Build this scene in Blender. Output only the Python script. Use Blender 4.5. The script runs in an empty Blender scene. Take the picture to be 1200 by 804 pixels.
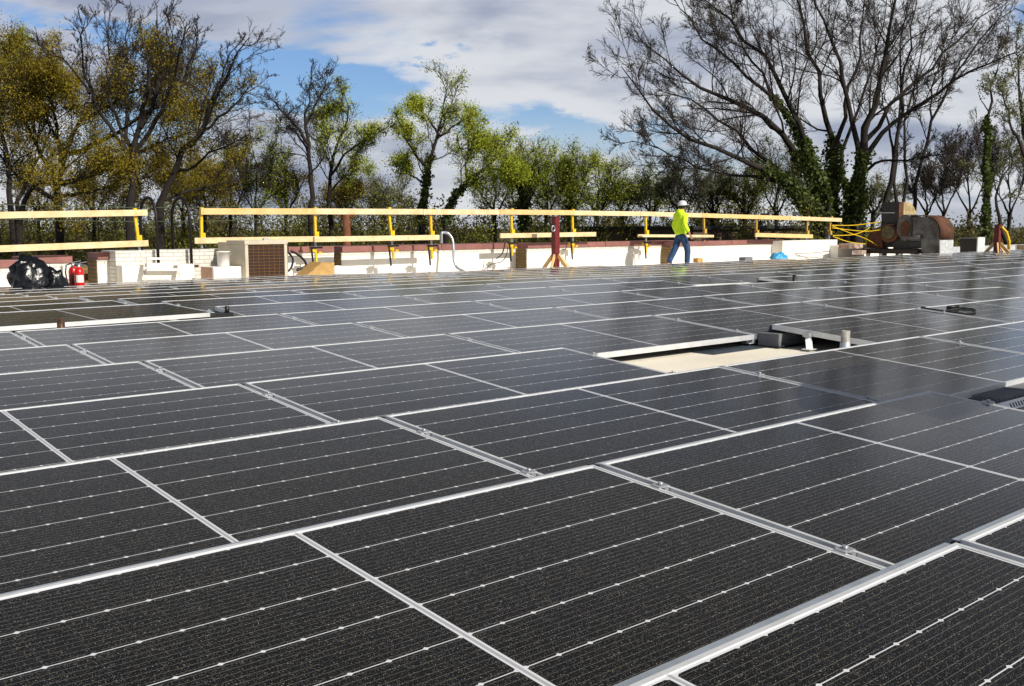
import bpy, math, random
import numpy as np
from mathutils import Vector, Matrix

C = bpy.context.scene.collection
R = math.radians
random.seed(5)

# ------------------------------------------------------------------ camera
F_PX = 1202.11
CAM_H = 0.7159
YAW, PIT, ROL = -0.71214, 0.114494, -0.0048
_cy, _sy, _cp, _sp = math.cos(YAW), math.sin(YAW), math.cos(PIT), math.sin(PIT)
FW = np.array([-_sy*_cp, _cy*_cp, -_sp])
_r0 = np.array([_cy, _sy, 0.0]); _u0 = np.cross(_r0, FW)
RT = math.cos(ROL)*_r0 + math.sin(ROL)*_u0
UP = -math.sin(ROL)*_r0 + math.cos(ROL)*_u0
CAM = np.array([0, 0, CAM_H])

def ray(px, py):
    return FW + RT*(px-600)/F_PX + UP*(402-py)/F_PX
def at(px, py, Y):                     # sighted point on the vertical plane y = Y
    d = ray(px, py); return CAM + d*(Y/d[1])
def atd(px, py, D):                    # sighted point at distance D along the view axis
    return CAM + ray(px, py)*D
def hitz(px, py, z):
    d = ray(px, py); return CAM + d*((z-CAM_H)/d[2])
def topx(p):
    d = np.array(p, float)-CAM; w = d@FW
    return 600+F_PX*(d@RT)/w, 402-F_PX*(d@UP)/w, w

cam_d = bpy.data.cameras.new('camera'); cam = bpy.data.objects.new('camera', cam_d); C.objects.link(cam)
m = Matrix(((RT[0], UP[0], -FW[0], 0), (RT[1], UP[1], -FW[1], 0), (RT[2], UP[2], -FW[2], CAM_H), (0, 0, 0, 1)))
cam.matrix_world = m
cam_d.sensor_width = 36; cam_d.lens = 36*F_PX/1200; cam_d.clip_end = 3000; cam_d.clip_start = 0.05
bpy.context.scene.camera = cam

# ------------------------------------------------------------------ materials
def mat(name, col=(.5, .5, .5), rough=.7, metal=0.0, spec=None, noise=None, bump=None):
    """noise = (scale, amount[, second colour]); bump = (scale, strength)"""
    M = bpy.data.materials.new(name); M.use_nodes = True
    nt = M.node_tree; b = nt.nodes['Principled BSDF']
    b.inputs['Base Color'].default_value = (*col, 1)
    b.inputs['Roughness'].default_value = rough; b.inputs['Metallic'].default_value = metal
    if spec is not None: b.inputs['Specular IOR Level'].default_value = spec
    if noise or bump:
        tc = nt.nodes.new('ShaderNodeNewGeometry')
    if noise:
        n = nt.nodes.new('ShaderNodeTexNoise'); n.inputs['Scale'].default_value = noise[0]
        n.inputs['Detail'].default_value = 6; n.inputs['Roughness'].default_value = .65
        nt.links.new(tc.outputs['Position'], n.inputs['Vector'])
        cr = nt.nodes.new('ShaderNodeValToRGB')
        a = noise[1]
        c2 = noise[2] if len(noise) > 2 else tuple(max(0, c*(1-a)) for c in col)
        c1 = col if len(noise) > 2 else tuple(min(1, c*(1+a*.6)) for c in col)
        cr.color_ramp.elements[0].position = .35; cr.color_ramp.elements[1].position = .65
        cr.color_ramp.elements[0].color = (*c2, 1); cr.color_ramp.elements[1].color = (*c1, 1)
        nt.links.new(n.outputs['Fac'], cr.inputs['Fac'])
        nt.links.new(cr.outputs['Color'], b.inputs['Base Color'])
    if bump:
        n2 = nt.nodes.new('ShaderNodeTexNoise'); n2.inputs['Scale'].default_value = bump[0]
        n2.inputs['Detail'].default_value = 4
        nt.links.new(tc.outputs['Position'], n2.inputs['Vector'])
        bp = nt.nodes.new('ShaderNodeBump'); bp.inputs['Strength'].default_value = bump[1]
        bp.inputs['Distance'].default_value = .02
        nt.links.new(n2.outputs['Fac'], bp.inputs['Height']); nt.links.new(bp.outputs['Normal'], b.inputs['Normal'])
    return M

class N:                                # tiny node-math helper
    def __init__(s, nt): s.nt = nt
    def _in(s, sock, v):
        if isinstance(v, (int, float)): sock.default_value = v
        else: s.nt.links.new(v, sock)
    def m(s, op, a, b=0.0, c=0.0):
        n = s.nt.nodes.new('ShaderNodeMath'); n.operation = op
        s._in(n.inputs[0], a); s._in(n.inputs[1], b); s._in(n.inputs[2], c)
        return n.outputs[0]
    def mix(s, f, a, b):
        n = s.nt.nodes.new('ShaderNodeMix'); n.data_type = 'RGBA'
        s._in(n.inputs[0], f)
        for sock, v in ((n.inputs[6], a), (n.inputs[7], b)):
            if isinstance(v, tuple): sock.default_value = (*v, 1)
            else: s.nt.links.new(v, sock)
        return n.outputs[2]
    def noise(s, vec, scale, detail=2, rough=.5):
        n = s.nt.nodes.new('ShaderNodeTexNoise'); n.inputs['Scale'].default_value = scale
        n.inputs['Detail'].default_value = detail; n.inputs['Roughness'].default_value = rough
        s.nt.links.new(vec, n.inputs['Vector']); return n
    def ss(s, v, lo, hi):
        n = s.nt.nodes.new('ShaderNodeMapRange'); n.interpolation_type = 'SMOOTHSTEP'
        s._in(n.inputs[0], v); n.inputs[1].default_value = lo; n.inputs[2].default_value = hi
        return n.outputs[0]

PW = 0.9958           # panel width (up the slope)
PL = 2.012            # panel length
def cell_material():
    M = bpy.data.materials.new('solar_cells'); M.use_nodes = True
    nt = M.node_tree; b = nt.nodes['Principled BSDF']; k = N(nt)
    tc = nt.nodes.new('ShaderNodeTexCoord'); geo = nt.nodes.new('ShaderNodeNewGeometry')
    sp = nt.nodes.new('ShaderNodeSeparateXYZ'); nt.links.new(tc.outputs['Object'], sp.inputs[0])
    x, y = sp.outputs[0], sp.outputs[1]
    ax = k.m('ABSOLUTE', x)
    u = k.m('DIVIDE', k.m('SUBTRACT', ax, .011), .0810)       # 12 half cells each side
    v = k.m('DIVIDE', k.m('SUBTRACT', y, .0179), .160)        # 6 rows
    du = k.m('MULTIPLY', k.m('ABSOLUTE', k.m('SUBTRACT', u, k.m('ROUND', u))), .0810)
    dv = k.m('MULTIPLY', k.m('ABSOLUTE', k.m('SUBTRACT', v, k.m('ROUND', v))), .160)
    gapl = k.m('LESS_THAN', dv, .0013)
    # pseudo-square corners: bow-tie between cells
    dia = k.m('LESS_THAN', k.m('ADD', k.m('MULTIPLY', du, .70), dv), .0058)
    gapu = k.m('MULTIPLY', k.m('LESS_THAN', du, .0005), .25)
    mid = k.m('LESS_THAN', ax, .0095)
    midc = k.m('LESS_THAN', ax, .0040)
    e1 = k.m('LESS_THAN', y, .0170); e2 = k.m('GREATER_THAN', y, PW-.0170)
    e3 = k.m('GREATER_THAN', ax, PL/2-.0175)
    white = k.m('MAXIMUM', k.m('MAXIMUM', gapl, dia), k.m('MAXIMUM', mid, k.m('MAXIMUM', e1, k.m('MAXIMUM', e2, e3))))
    vb = k.m('MULTIPLY', v, 9.0)
    db = k.m('MULTIPLY', k.m('ABSOLUTE', k.m('SUBTRACT', k.m('FRACT', vb), .5)), .160/9)
    bus = k.m('LESS_THAN', db, .00040)
    # glitter of the textured glass, painted as bright specks on the blue-black silicon
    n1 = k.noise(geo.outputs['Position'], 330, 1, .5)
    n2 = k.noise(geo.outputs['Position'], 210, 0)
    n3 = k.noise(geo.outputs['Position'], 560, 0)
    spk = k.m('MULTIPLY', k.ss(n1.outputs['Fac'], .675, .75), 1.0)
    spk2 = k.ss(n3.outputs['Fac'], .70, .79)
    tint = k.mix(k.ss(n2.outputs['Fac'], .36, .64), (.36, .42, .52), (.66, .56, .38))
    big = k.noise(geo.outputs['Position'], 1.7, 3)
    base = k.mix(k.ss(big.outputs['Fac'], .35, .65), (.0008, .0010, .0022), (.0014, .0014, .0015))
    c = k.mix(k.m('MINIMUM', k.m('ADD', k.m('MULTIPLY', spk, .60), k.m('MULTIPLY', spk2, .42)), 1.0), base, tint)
    busamt = k.m('MULTIPLY', bus, k.ss(k.noise(geo.outputs['Position'], 70, 1).outputs['Fac'], .22, .50))
    c = k.mix(k.m('MULTIPLY', busamt, .55), c, (.30, .28, .24))
    c = k.mix(gapu, c, (.12, .12, .12))
    c = k.mix(white, c, (.66, .68, .72))
    c = k.mix(midc, c, (.36, .38, .42))
    # thin film of dust, with faint drip stains
    dn = k.noise(geo.outputs['Position'], 3.0, 5, .65)
    dn2 = k.noise(geo.outputs['Position'], 35, 3, .6)
    dust = k.m('ADD', k.m('MULTIPLY', k.ss(dn.outputs['Fac'], .35, .75), .005), k.m('MULTIPLY', k.ss(dn2.outputs['Fac'], .55, .8), .004))
    edge = k.m('MULTIPLY', k.m('SUBTRACT', 1.0, k.ss(y, .0, .05)), .02)
    oi = nt.nodes.new('ShaderNodeObjectInfo'); dust = k.m('ADD', dust, k.m('MULTIPLY', oi.outputs['Random'], .005))   # each panel is a little differently dusty
    c = k.mix(k.m('ADD', dust, edge), c, (.42, .40, .34))
    nt.links.new(c, b.inputs['Base Color'])
    b.inputs['IOR'].default_value = 1.31
    b.inputs['Specular IOR Level'].default_value = .5
    b.inputs['Sheen Weight'].default_value = .024; b.inputs['Sheen Roughness'].default_value = .45; b.inputs['Sheen Tint'].default_value = (1.0, .90, .62, 1)
    rg = k.m('ADD', .075, k.m('ADD', k.m('MULTIPLY', oi.outputs['Random'], .03), k.m('MULTIPLY', dn.outputs['Fac'], .09)))
    nt.links.new(rg, b.inputs['Roughness'])
    bp = nt.nodes.new('ShaderNodeBump'); bp.inputs['Strength'].default_value = .10; bp.inputs['Distance'].default_value = .01
    bn = k.noise(geo.outputs['Position'], 2.2, 1)
    nt.links.new(bn.outputs['Fac'], bp.inputs['Height']); nt.links.new(bp.outputs['Normal'], b.inputs['Normal'])
    return M

M_CELL = cell_material()
M_ALU = mat('anodised_aluminium', (.73, .75, .77), .42, .35, noise=(9, .12), bump=(60, .05))
M_ALUD = mat('galvanised_flange', (.42, .47, .54), .5, .45, noise=(14, .15))
M_CLAMP = mat('clamp_steel', (.50, .52, .55), .4, .6)
M_ROOF = mat('roof_membrane', (.86, .81, .69), .85, noise=(1.6, .2, (.76, .70, .58)), bump=(40, .15))
M_CONC = mat('concrete_block', (.20, .21, .23), .9, noise=(60, .35), bump=(120, .6))
M_BLACK = mat('black_rubber', (.012, .012, .013), .45)
M_WOOD = mat('pine_lumber', (.84, .67, .42), .75, noise=(5, .28, (.70, .49, .25)), bump=(50, .15))
M_WOODY = mat('pine_lumber_fresh', (.80, .56, .26), .75, noise=(4, .2, (.70, .44, .17)))
M_YEL = mat('yellow_enamel', (.80, .52, .01), .4, noise=(12, .2))
M_STEEL = mat('zinc_steel', (.45, .48, .52), .35, .7)
M_WHITE = mat('white_wall_paint', (.86, .84, .80), .8, noise=(3.2, .12, (.76, .73, .66)), bump=(25, .12))
M_COPE = mat('maroon_coping_metal', (.27, .115, .10), .5, noise=(2.2, .25), bump=(8, .05))
M_COPED = mat('dark_coping_metal', (.07, .035, .032), .55, noise=(3, .25))
M_RED = mat('red_primer_steel', (.16, .012, .012), .5, noise=(9, .25))
M_BRED = mat('extinguisher_red', (.62, .012, .012), .28)
M_BAG = mat('black_polythene', (.004, .005, .007), .27, bump=(14, .6))
M_BEIGE = mat('beige_enamel', (.62, .55, .42), .5, noise=(5, .12))
M_GREYBOX = mat('grey_enamel', (.42, .45, .46), .45)
M_IRON = mat('black_iron', (.012, .008, .007), .5, .3, noise=(20, .4))
M_TAN = mat('tan_cardboard', (.50, .31, .11), .85, noise=(8, .2))
M_RUST = mat('rusted_sheet_steel', (.16, .055, .020), .8, .1, noise=(3.5, .5, (.045, .022, .014)), bump=(30, .3))
M_RUSTG = mat('weathered_galvanised_sheet', (.17, .175, .18), .55, .45, noise=(2.6, .5, (.055, .045, .04)), bump=(20, .2))
M_GALV = mat('bright_galvanised_sheet', (.70, .72, .72), .5, .35, noise=(7, .25))
M_CREAM = mat('cream_painted_steel', (.50, .42, .22), .6, noise=(4, .35, (.25, .16, .07)))
M_DARKST = mat('dark_painted_steel', (.022, .024, .027), .6, noise=(5, .4))
M_BLUE = mat('blue_plastic', (.05, .33, .62), .45)
M_GLASSY = mat('conduit_grey', (.42, .46, .50), .35, .5)

def brick(name, c1, c2, mortar, scale=1.0):
    M = bpy.data.materials.new(name); M.use_nodes = True
    nt = M.node_tree; b = nt.nodes['Principled BSDF']
    g = nt.nodes.new('ShaderNodeNewGeometry'); sp = nt.nodes.new('ShaderNodeSeparateXYZ')
    nt.links.new(g.outputs['Position'], sp.inputs[0])
    k = N(nt); s = k.m('ADD', sp.outputs[0], sp.outputs[1])
    cb = nt.nodes.new('ShaderNodeCombineXYZ'); nt.links.new(s, cb.inputs[0]); nt.links.new(sp.outputs[2], cb.inputs[1])
    t = nt.nodes.new('ShaderNodeTexBrick'); t.inputs['Scale'].default_value = scale
    t.inputs['Brick Width'].default_value = .21; t.inputs['Row Height'].default_value = .075
    t.inputs['Mortar Size'].default_value = .008
    t.inputs['Color1'].default_value = (*c1, 1); t.inputs['Color2'].default_value = (*c2, 1); t.inputs['Mortar'].default_value = (*mortar, 1)
    nt.links.new(cb.outputs[0], t.inputs['Vector']); 
    n = k.noise(g.outputs['Position'], 3, 4)
    c = k.mix(k.m('MULTIPLY', k.ss(n.outputs['Fac'], .4, .7), .35), t.outputs['Color'], tuple(x*.6 for x in c2))
    nt.links.new(c, b.inputs['Base Color']); b.inputs['Roughness'].default_value = .9
    bp = nt.nodes.new('ShaderNodeBump'); bp.inputs['Strength'].default_value = .5; bp.inputs['Distance'].default_value = .01
    nt.links.new(t.outputs['Fac'], bp.inputs['Height']); bp.invert = True
    nt.links.new(bp.outputs['Normal'], b.inputs['Normal'])
    return M
M_BRICK = brick('buff_brick', (.30, .20, .085), (.22, .14, .06), (.11, .085, .05))
M_WBRICK = brick('white_painted_brick', (.78, .76, .70), (.72, .69, .62), (.48, .44, .38))
M_BBRICK = brick('brown_brick', (.13, .085, .06), (.10, .065, .05), (.07, .055, .045))

# ------------------------------------------------------------------ mesh builder
class G:
    def __init__(s): s.v = []; s.f = []; s.mi = []; s.sm = []
    def add(s, vs, fs, smooth=False):
        o = len(s.v); s.v += [tuple(map(float, v)) for v in vs]
        s.f += [tuple(i+o for i in f) for f in fs]; s.sm += [smooth]*len(fs)
        return s
    def box(s, c, d, rz=0.0, M=None):
        x, y, z = d[0]/2, d[1]/2, d[2]/2
        vs = [(a*x, b*y, e*z) for a in (-1, 1) for b in (-1, 1) for e in (-1, 1)]
        cz, sz = math.cos(rz), math.sin(rz)
        vs = [Vector((p[0]*cz-p[1]*sz, p[0]*sz+p[1]*cz, p[2])) for p in vs]
        if M is not None: vs = [M @ p for p in vs]
        vs = [(p[0]+c[0], p[1]+c[1], p[2]+c[2]) for p in vs]
        return s.add(vs, [(0, 1, 3, 2), (4, 6, 7, 5), (0, 4, 5, 1), (2, 3, 7, 6), (0, 2, 6, 4), (1, 5, 7, 3)])
    def bb(s, lo, hi):
        return s.box([(a+b)/2 for a, b in zip(lo, hi)], [abs(b-a) for a, b in zip(lo, hi)])
    def tube(s, pts, r, n=10, caps=True):
        pts = [np.array(p, float) for p in pts]; k = len(pts)
        rr = r if hasattr(r, '__len__') else [r]*k
        vs = []; prev = None
        for i, p in enumerate(pts):
            t = pts[min(i+1, k-1)]-pts[max(i-1, 0)]; t /= (np.linalg.norm(t)+1e-9)
            if prev is None:
                a = np.array([0, 0, 1.]) if abs(t[2]) < .9 else np.array([1., 0, 0])
            else: a = prev
            b = np.cross(t, a); b /= np.linalg.norm(b); a = np.cross(b, t); prev = a
            for j in range(n):
                w = 2*math.pi*j/n
                vs.append(p+(a*math.cos(w)+b*math.sin(w))*rr[i])
        fs = [(i*n+j, i*n+(j+1) % n, (i+1)*n+(j+1) % n, (i+1)*n+j) for i in range(k-1) for j in range(n)]
        s.add(vs, fs, True)
        if caps:
            o = len(s.v)-len(vs)
            s.f += [tuple(o+j for j in reversed(range(n))), tuple(o+(k-1)*n+j for j in range(n))]; s.sm += [False, False]
        return s
    def bar(s, a, b, w, h):              # rectangular beam between two points, h vertical
        a = np.array(a, float); b = np.array(b, float); t = b-a; t /= np.linalg.norm(t)
        up = np.array([0, 0, 1.]) if abs(t[2]) < .95 else np.array([0, 1., 0])
        sd = np.cross(t, up); sd /= np.linalg.norm(sd); u = np.cross(sd, t)
        vs = [p+sd*x*w/2+u*z*h/2 for p in (a, b) for x, z in ((-1, -1), (1, -1), (1, 1), (-1, 1))]
        return s.add(vs, [(3, 2, 1, 0), (4, 5, 6, 7), (0, 1, 5, 4), (1, 2, 6, 5), (2, 3, 7, 6), (3, 0, 4, 7)])
    def prism(s, poly, ax, d0, d1):      # poly = [(p,q)] extruded along axis ax
        def mk(p, q, d): return {'x': (d, p, q), 'y': (p, d, q), 'z': (p, q, d)}[ax]
        n = len(poly)
        vs = [mk(p, q, d0) for p, q in poly]+[mk(p, q, d1) for p, q in poly]
        fs = [tuple(range(n))[::-1], tuple(range(n, 2*n))]+[(i, (i+1) % n, n+(i+1) % n, n+i) for i in range(n)]
        return s.add(vs, fs)
    def lathe(s, prof, c, n=20):
        vs = [(c[0]+r*math.cos(2*math.pi*j/n), c[1]+r*math.sin(2*math.pi*j/n), c[2]+z) for r, z in prof for j in range(n)]
        k = len(prof)
        return s.add(vs, [(i*n+j, i*n+(j+1) % n, (i+1)*n+(j+1) % n, (i+1)*n+j) for i in range(k-1) for j in range(n)], True)
    def xf(s, M):
        s.v = [tuple(M @ Vector(v)) for v in s.v]; return s
    def mesh(s, name, m):
        me = bpy.data.meshes.new(name); me.from_pydata(s.v, [], s.f)
        me.polygons.foreach_set('use_smooth', s.sm)
        me.materials.append(m); me.validate(); me.update()
        return me

def finish(o, bevel=0.0):
    if bevel:
        b = o.modifiers.new('bevel', 'BEVEL'); b.width = bevel; b.segments = 2; b.limit_method = 'ANGLE'
    return o
def obj(name, g, m, parent=None, bevel=0.0, world=True):
    """one mesh object; if parent is given, vertices are in world space and get re-expressed under it"""
    me = g.mesh(name, m) if isinstance(g, G) else g
    o = bpy.data.objects.new(name, me); C.objects.link(o)
    if parent is not None:
        o.parent = parent
        if world: o.matrix_parent_inverse = root_matrix(parent).inverted()
    return finish(o, bevel)
def root_matrix(p):
    M = p.matrix_basis.copy()
    if p.parent: M = root_matrix(p.parent) @ p.matrix_parent_inverse @ M
    return M
def tag(o, label=None, cat=None, group=None, kind=None):
    if label: o['label'] = label
    if cat: o['category'] = cat
    if group: o['group'] = group
    if kind: o['kind'] = kind
    return o
def thing(name, loc, label, cat, group=None, rz=0.0):
    o = bpy.data.objects.new(name, None); C.objects.link(o); o.empty_display_size = .2
    o.location = tuple(map(float, loc)); o.rotation_euler = (0, 0, rz)
    return tag(o, label, cat, group)

# ------------------------------------------------------------------ roof and ground
ROOF0 = -0.16
def fall(Y): return -.027*max(0.0, Y-9.5)
def sstep(x): x = min(1, max(0, x)); return x*x*(3-2*x)
def zs(X, Y): return fall(Y) - .05*sstep((X-9)/5)      # height of the high edges of the array
def roofz(X, Y): return ROOF0+zs(X, Y)
WALL_Y = 20.0
g = G(); xs = list(np.linspace(-20, 62, 83)); ys = list(np.linspace(-12, 20.6, 66))
vs = [(x, y, roofz(x, y)) for x in xs for y in ys]; ny = len(ys)
fs = [(i*ny+j, (i+1)*ny+j, (i+1)*ny+j+1, i*ny+j+1) for i in range(len(xs)-1) for j in range(ny-1)]
g.add(vs, fs, True)
tag(obj('roof', g, M_ROOF), 'cream membrane roof under the solar array', 'roof', kind='structure')
g = G(); g.bb((-20, -12, -6.0), (62, 20.58, -.80))
tag(obj('building_walls', g, M_BBRICK), 'brick walls of the building carrying the array', 'building', kind='structure')
M_GRASS = mat('grass_ground', (.07, .085, .02), .95, noise=(.35, .5, (.075, .055, .03)), bump=(3, .5))
g = G(); g.add([(-1500, -1500, -6), (1500, -1500, -6), (1500, 1500, -6), (-1500, 1500, -6)], [(0, 1, 2, 3)])
tag(obj('ground', g, M_GRASS), 'grassy ground beyond the building', 'ground', kind='structure')

# ------------------------------------------------------------------ solar array
Y0, PITCH, DZ = 2.135, 1.0975, .078
WC = math.sqrt(PW*PW-DZ*DZ)
LP = 2.04
JX = {-1: 2.236, 0: 2.167, 1: 2.125, 2: 2.105, 3: 2.061, 4: 2.036, 5: 2.0065, 6: 1.94, 7: 1.90, 8: 1.865, 9: 1.82, 10: 1.78, 11: 1.74, 12: 1.71, 13: 1.68, 14: 1.65}
DY = {-1: .0206, 0: -.0113, 1: -.0169, 2: .0017, 3: -.0052, 4: .0055, 5: .0055}
RK = {-1: .0061, 0: -.0001, 1: .0008, 2: -.0040, 3: -.0045, 4: .0006, 5: .0015}

FR = .035
def panel_meshes():
    # local: x along the row, y up the slope (0..PW), z normal; top of glass at z=0
    a = PL/2
    g = G(); g.add([(-a+.010, .010, -.0015), (a-.010, .010, -.0015), (a-.010, PW-.010, -.0015), (-a+.010, PW-.010, -.0015),
                    (-a+.010, .010, -.006), (a-.010, .010, -.006), (a-.010, PW-.010, -.006), (-a+.010, PW-.010, -.006)],
                   [(0, 1, 2, 3), (7, 6, 5, 4), (0, 4, 5, 1), (1, 5, 6, 2), (2, 6, 7, 3), (3, 7, 4, 0)])
    glass = g.mesh('glass', M_CELL)
    g = G(); w = .011
    # picture-frame ring of four mitred bars
    def ring(z0, z1, o, i):
        O = [(-a+o, o), (a-o, o), (a-o, PW-o), (-a+o, PW-o)]; I = [(-a+i, i), (a-i, i), (a-i, PW-i), (-a+i, PW-i)]
        vs = [(p[0], p[1], z1) for p in O]+[(p[0], p[1], z1) for p in I]+[(p[0], p[1], z0) for p in O]+[(p[0], p[1], z0) for p in I]
        fs = []
        for j in range(4):
            q = (j+1) % 4
            fs += [(j, q, 4+q, 4+j), (8+j, 12+j, 12+q, 8+q), (j, 8+j, 8+q, q), (4+j, 4+q, 12+q, 12+j)]
        g.add(vs, fs)
    ring(-FR, .0008, 0, w)
    frame = g.mesh('frame', M_ALU)
    # rear wind deflector: flange behind the high edge, then a sheet down to the roof
    g = G(); th = .002
    prof = [(PW+.003, -.0045), (PW+.023, -.006), (PW+.029, -.012), (PW+.056, -.165)]
    prof2 = [(p[0]-.002, p[1]-.003) for p in prof]
    poly = prof+prof2[::-1]
    g.prism(poly, 'x', -a+.004, a-.004)
    defl = g.mesh('wind_deflector', M_ALUD)
    g = G()
    # clamp straddling the gap at the right short end
    cx = a+(LP-PL)/2
    g.box((cx, 0, .003), (.044, .030, .004)); g.box((cx, 0, -.02), (.017, .05, .045))
    g.tube([(cx, 0, .006), (cx, 0, .013)], .0075, 6)
    clamp = g.mesh('clamp', M_CLAMP)
    # white underside skirt: rails carrying the modules
    g = G(); g.box((cx, PW*.5, -.052), (.045, PW*.98, .026))
    rail = g.mesh('support_rail', M_ALUD)
    return glass, frame, defl, clamp, rail
PM = panel_meshes()
ORD = ['first', 'second', 'third', 'fourth', 'fifth', 'sixth', 'seventh', 'eighth', 'ninth', 'tenth', 'eleventh', 'twelfth',
       'thirteenth', 'fourteenth', 'fifteenth', 'sixteenth', 'seventeenth', 'eighteenth', 'nineteenth', 'twentieth']
rp = random.Random(3)
def far_y(k, X, left):
    Y = Y0+k*PITCH+DY.get(k, 0)+RK.get(k, 0)*(X-4)
    if left: Y += .56+.05*(X)
    return Y
def place_panel(k, xa, left, parts=True):
    xc = xa+LP/2
    Yf = far_y(k, xc, left)+(rp.uniform(-.004, .004) if k > 4 else 0)
    rot = RK.get(k, 0)+(.05 if left else 0)+rp.uniform(-.0012, .0012)
    e = .5
    sx = (zs(xc+e, Yf-.5)-zs(xc-e, Yf-.5))/(2*e)+rot*0
    sy = (zs(xc, Yf+.0)-zs(xc, Yf-1.0))-(-.046 if left and k == 6 else 0)*-1
    ex = Vector((1, rot, sx+rp.uniform(-.0006, .0006))).normalized()
    ey = Vector((-rot, WC, DZ+sy*WC+rp.uniform(-.0008, .0008))).normalized()
    ez = ex.cross(ey).normalized(); ey = ez.cross(ex)
    far = Vector((xc, Yf, zs(xc, Yf)))
    near = far-ey*PW
    e_ = bpy.data.objects.new('solar_panel', None); C.objects.link(e_); e_.empty_display_size = .2
    e_.matrix_basis = Matrix(((ex[0], ey[0], ez[0], near[0]), (ex[1], ey[1], ez[1], near[1]), (ex[2], ey[2], ez[2], near[2]), (0, 0, 0, 1)))
    for nm, me in (('glass', PM[0]), ('frame', PM[1]), ('wind_deflector', PM[2])):
        o = bpy.data.objects.new(nm, me); C.objects.link(o); o.parent = e_
    r = bpy.data.objects.new('support_rail', PM[4]); C.objects.link(r); r.parent = e_
    for fy in (.16, .74):
        c = bpy.data.objects.new('clamp', PM[3]); C.objects.link(c); c.parent = e_; c.location = (0, fy*PW+rp.uniform(-.02, .02), 0)
    return e_
def vis(k, xa, left):
    pts = [topx((xa+t, far_y(k, xa+t, left)-s, zs(xa, 3)-.05)) for t in (.0, .5, 1.0, 1.5, LP) for s in (0, 1.0)]
    pts = [p for p in pts if p[2] > .2]
    return any(-10 < p[0] < 1210 and p[1] < 830 for p in pts)
def near_vis(k, xa, left):
    pts = [topx((xa+t, far_y(k, xa+t, left)-s, -.05)) for t in (.0, LP) for s in (0, 1.0)]
    return any(p[2] > .2 and -420 < p[0] < 1650 for p in pts)
npan = 0
for k in range(-1, 15):
    j = JX[k]; row = []
    if k < 6:
        X = j-LP*6; cand = [(X+i*LP, False) for i in range(26)]
    else:
        lj = {6: 1.81}.get(k, 1.72-.02*(k-7)*0)
        cand = [(lj+i*LP, True) for i in range(-6, 1)]+[(j+LP+i*LP, False) for i in range(0, 22)]
    for xa, left in cand:
        if left and k > 11: continue
        if not left:
            if k == 14 and xa > 17: continue
            if k == 13 and xa > 23.5: continue
            if k >= 12 and xa > 36: continue
            if k >= 12 and xa < 3.0: continue
        if k == 2 and abs(xa-(JX[2]+LP)) < .3: continue        # missing panel: hole with bare roof
        if k == 0 and xa > JX[0]+LP-.3 and xa < JX[0]+LP*2+.3-.5: continue
        pxm = topx((xa+LP/2, far_y(k, xa, left), -.05))[0] if xa+LP/2 > -1 else -999
        if k == 6 and 785 < pxm < 885: continue
        if k == 3 and 11.6 < xa < 13.6: continue
        v = vis(k, xa, left)
        if not v: continue
        o = place_panel(k, xa, left); row.append(o); npan += 1
    for i, o in enumerate(row):
        where = f'{ORD[i]} from the left in the {ORD[k+1]} row from the front'
        if i == len(row)-1 and i > 0: where = f'last on the right in the {ORD[k+1]} row from the front'
        tag(o, 'dark solar panel, '+where, 'solar panel', 'solar panels laid in rows on the roof')
print('panels', npan)

# ------------------------------------------------------------------ ballast, brackets and pipes in the openings
def block(name, c, d, label, rz=0.0, group='concrete ballast blocks in the gaps of the array'):
    g = G(); g.box((0, 0, d[2]/2), d)
    o = obj(name, g, M_CONC, bevel=.006); o.location = c; o.rotation_euler = (0, 0, rz)
    return tag(o, label, 'concrete block', group)
block('ballast_block', (6.35, 4.32, -.156), (.40, .18, .096), 'dark grey concrete block beside the square gap, under the raised panel end')
block('ballast_block', (4.975, 2.18, -.158), (.31, .18, .058), 'dark concrete block in the shaded gap at right, the nearer one')
block('ballast_block', (5.30, 2.19, -.158), (.31, .18, .058), 'dark concrete block in the shaded gap cut by right edge of photo')
g = G(); g.bb((5.5, 4.30, ROOF0+.0005), (6.9, 4.50, ROOF0+.0022))
o = obj('rubber_mat', g, mat('rubber_mat', (.030, .045, .065), .7, noise=(9, .4))); tag(o, 'dark blue-grey rubber pad along the far side of the square gap', 'rubber pad')
g = G(); g.bb((6.10, 4.20, -.1575), (6.60, 4.205, -.14)); g.bb((6.10, 4.206, -.1578), (6.60, 4.44, -.1565))
o = obj('ballast_tray', g, M_DARKST); tag(o, 'dark racking tray under the concrete block at the square gap', 'racking tray')
# slanted legs carrying panel ends around the square gap
def leg_bracket(p0, p1, label, w=.035):
    t = thing('support_bracket', (p0[0], p0[1], ROOF0+.01), label, 'bracket')
    g = G(); g.bar(p0, p1, w, .004); obj('leg', g, M_ALU, t)
    g = G(); g.box((p0[0], p0[1], p0[2]+.0), (.09, .07, .006)); obj('foot', g, M_ALU, t)
    g = G(); g.box((p1[0], p1[1], p1[2]+.004), (.06, .05, .03)); obj('clamp_head', g, M_CLAMP, t)
leg_bracket((6.15, 3.98, ROOF0+.015), (6.19, 4.02, -.055), 'slanted metal leg under the left end of the raised panel', .045)
leg_bracket((6.13, 4.47, ROOF0+.020), (6.12, 4.475, -.105), 'small upright metal bracket at corner of the panel behind square gap', .05)
t = thing('slotted_deflector', (5.3, 2.06, ROOF0), 'pale slotted sheet metal wind deflector in the gap at right edge', 'wind deflector')
g = G(); x0 = 4.70; L_ = 1.3; n = 40
Md = Matrix.Translation((x0, 2.045, -.150)) @ Matrix.Rotation(R(-28), 4, 'X') @ Matrix.Diagonal((1, 1, .52, 1))
g.box((L_/2, 0, .008), (L_, .002, .016)); g.box((L_/2, 0, .072), (L_, .002, .024))
g.box((.07, 0, .038), (.14, .002, .044))
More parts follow.
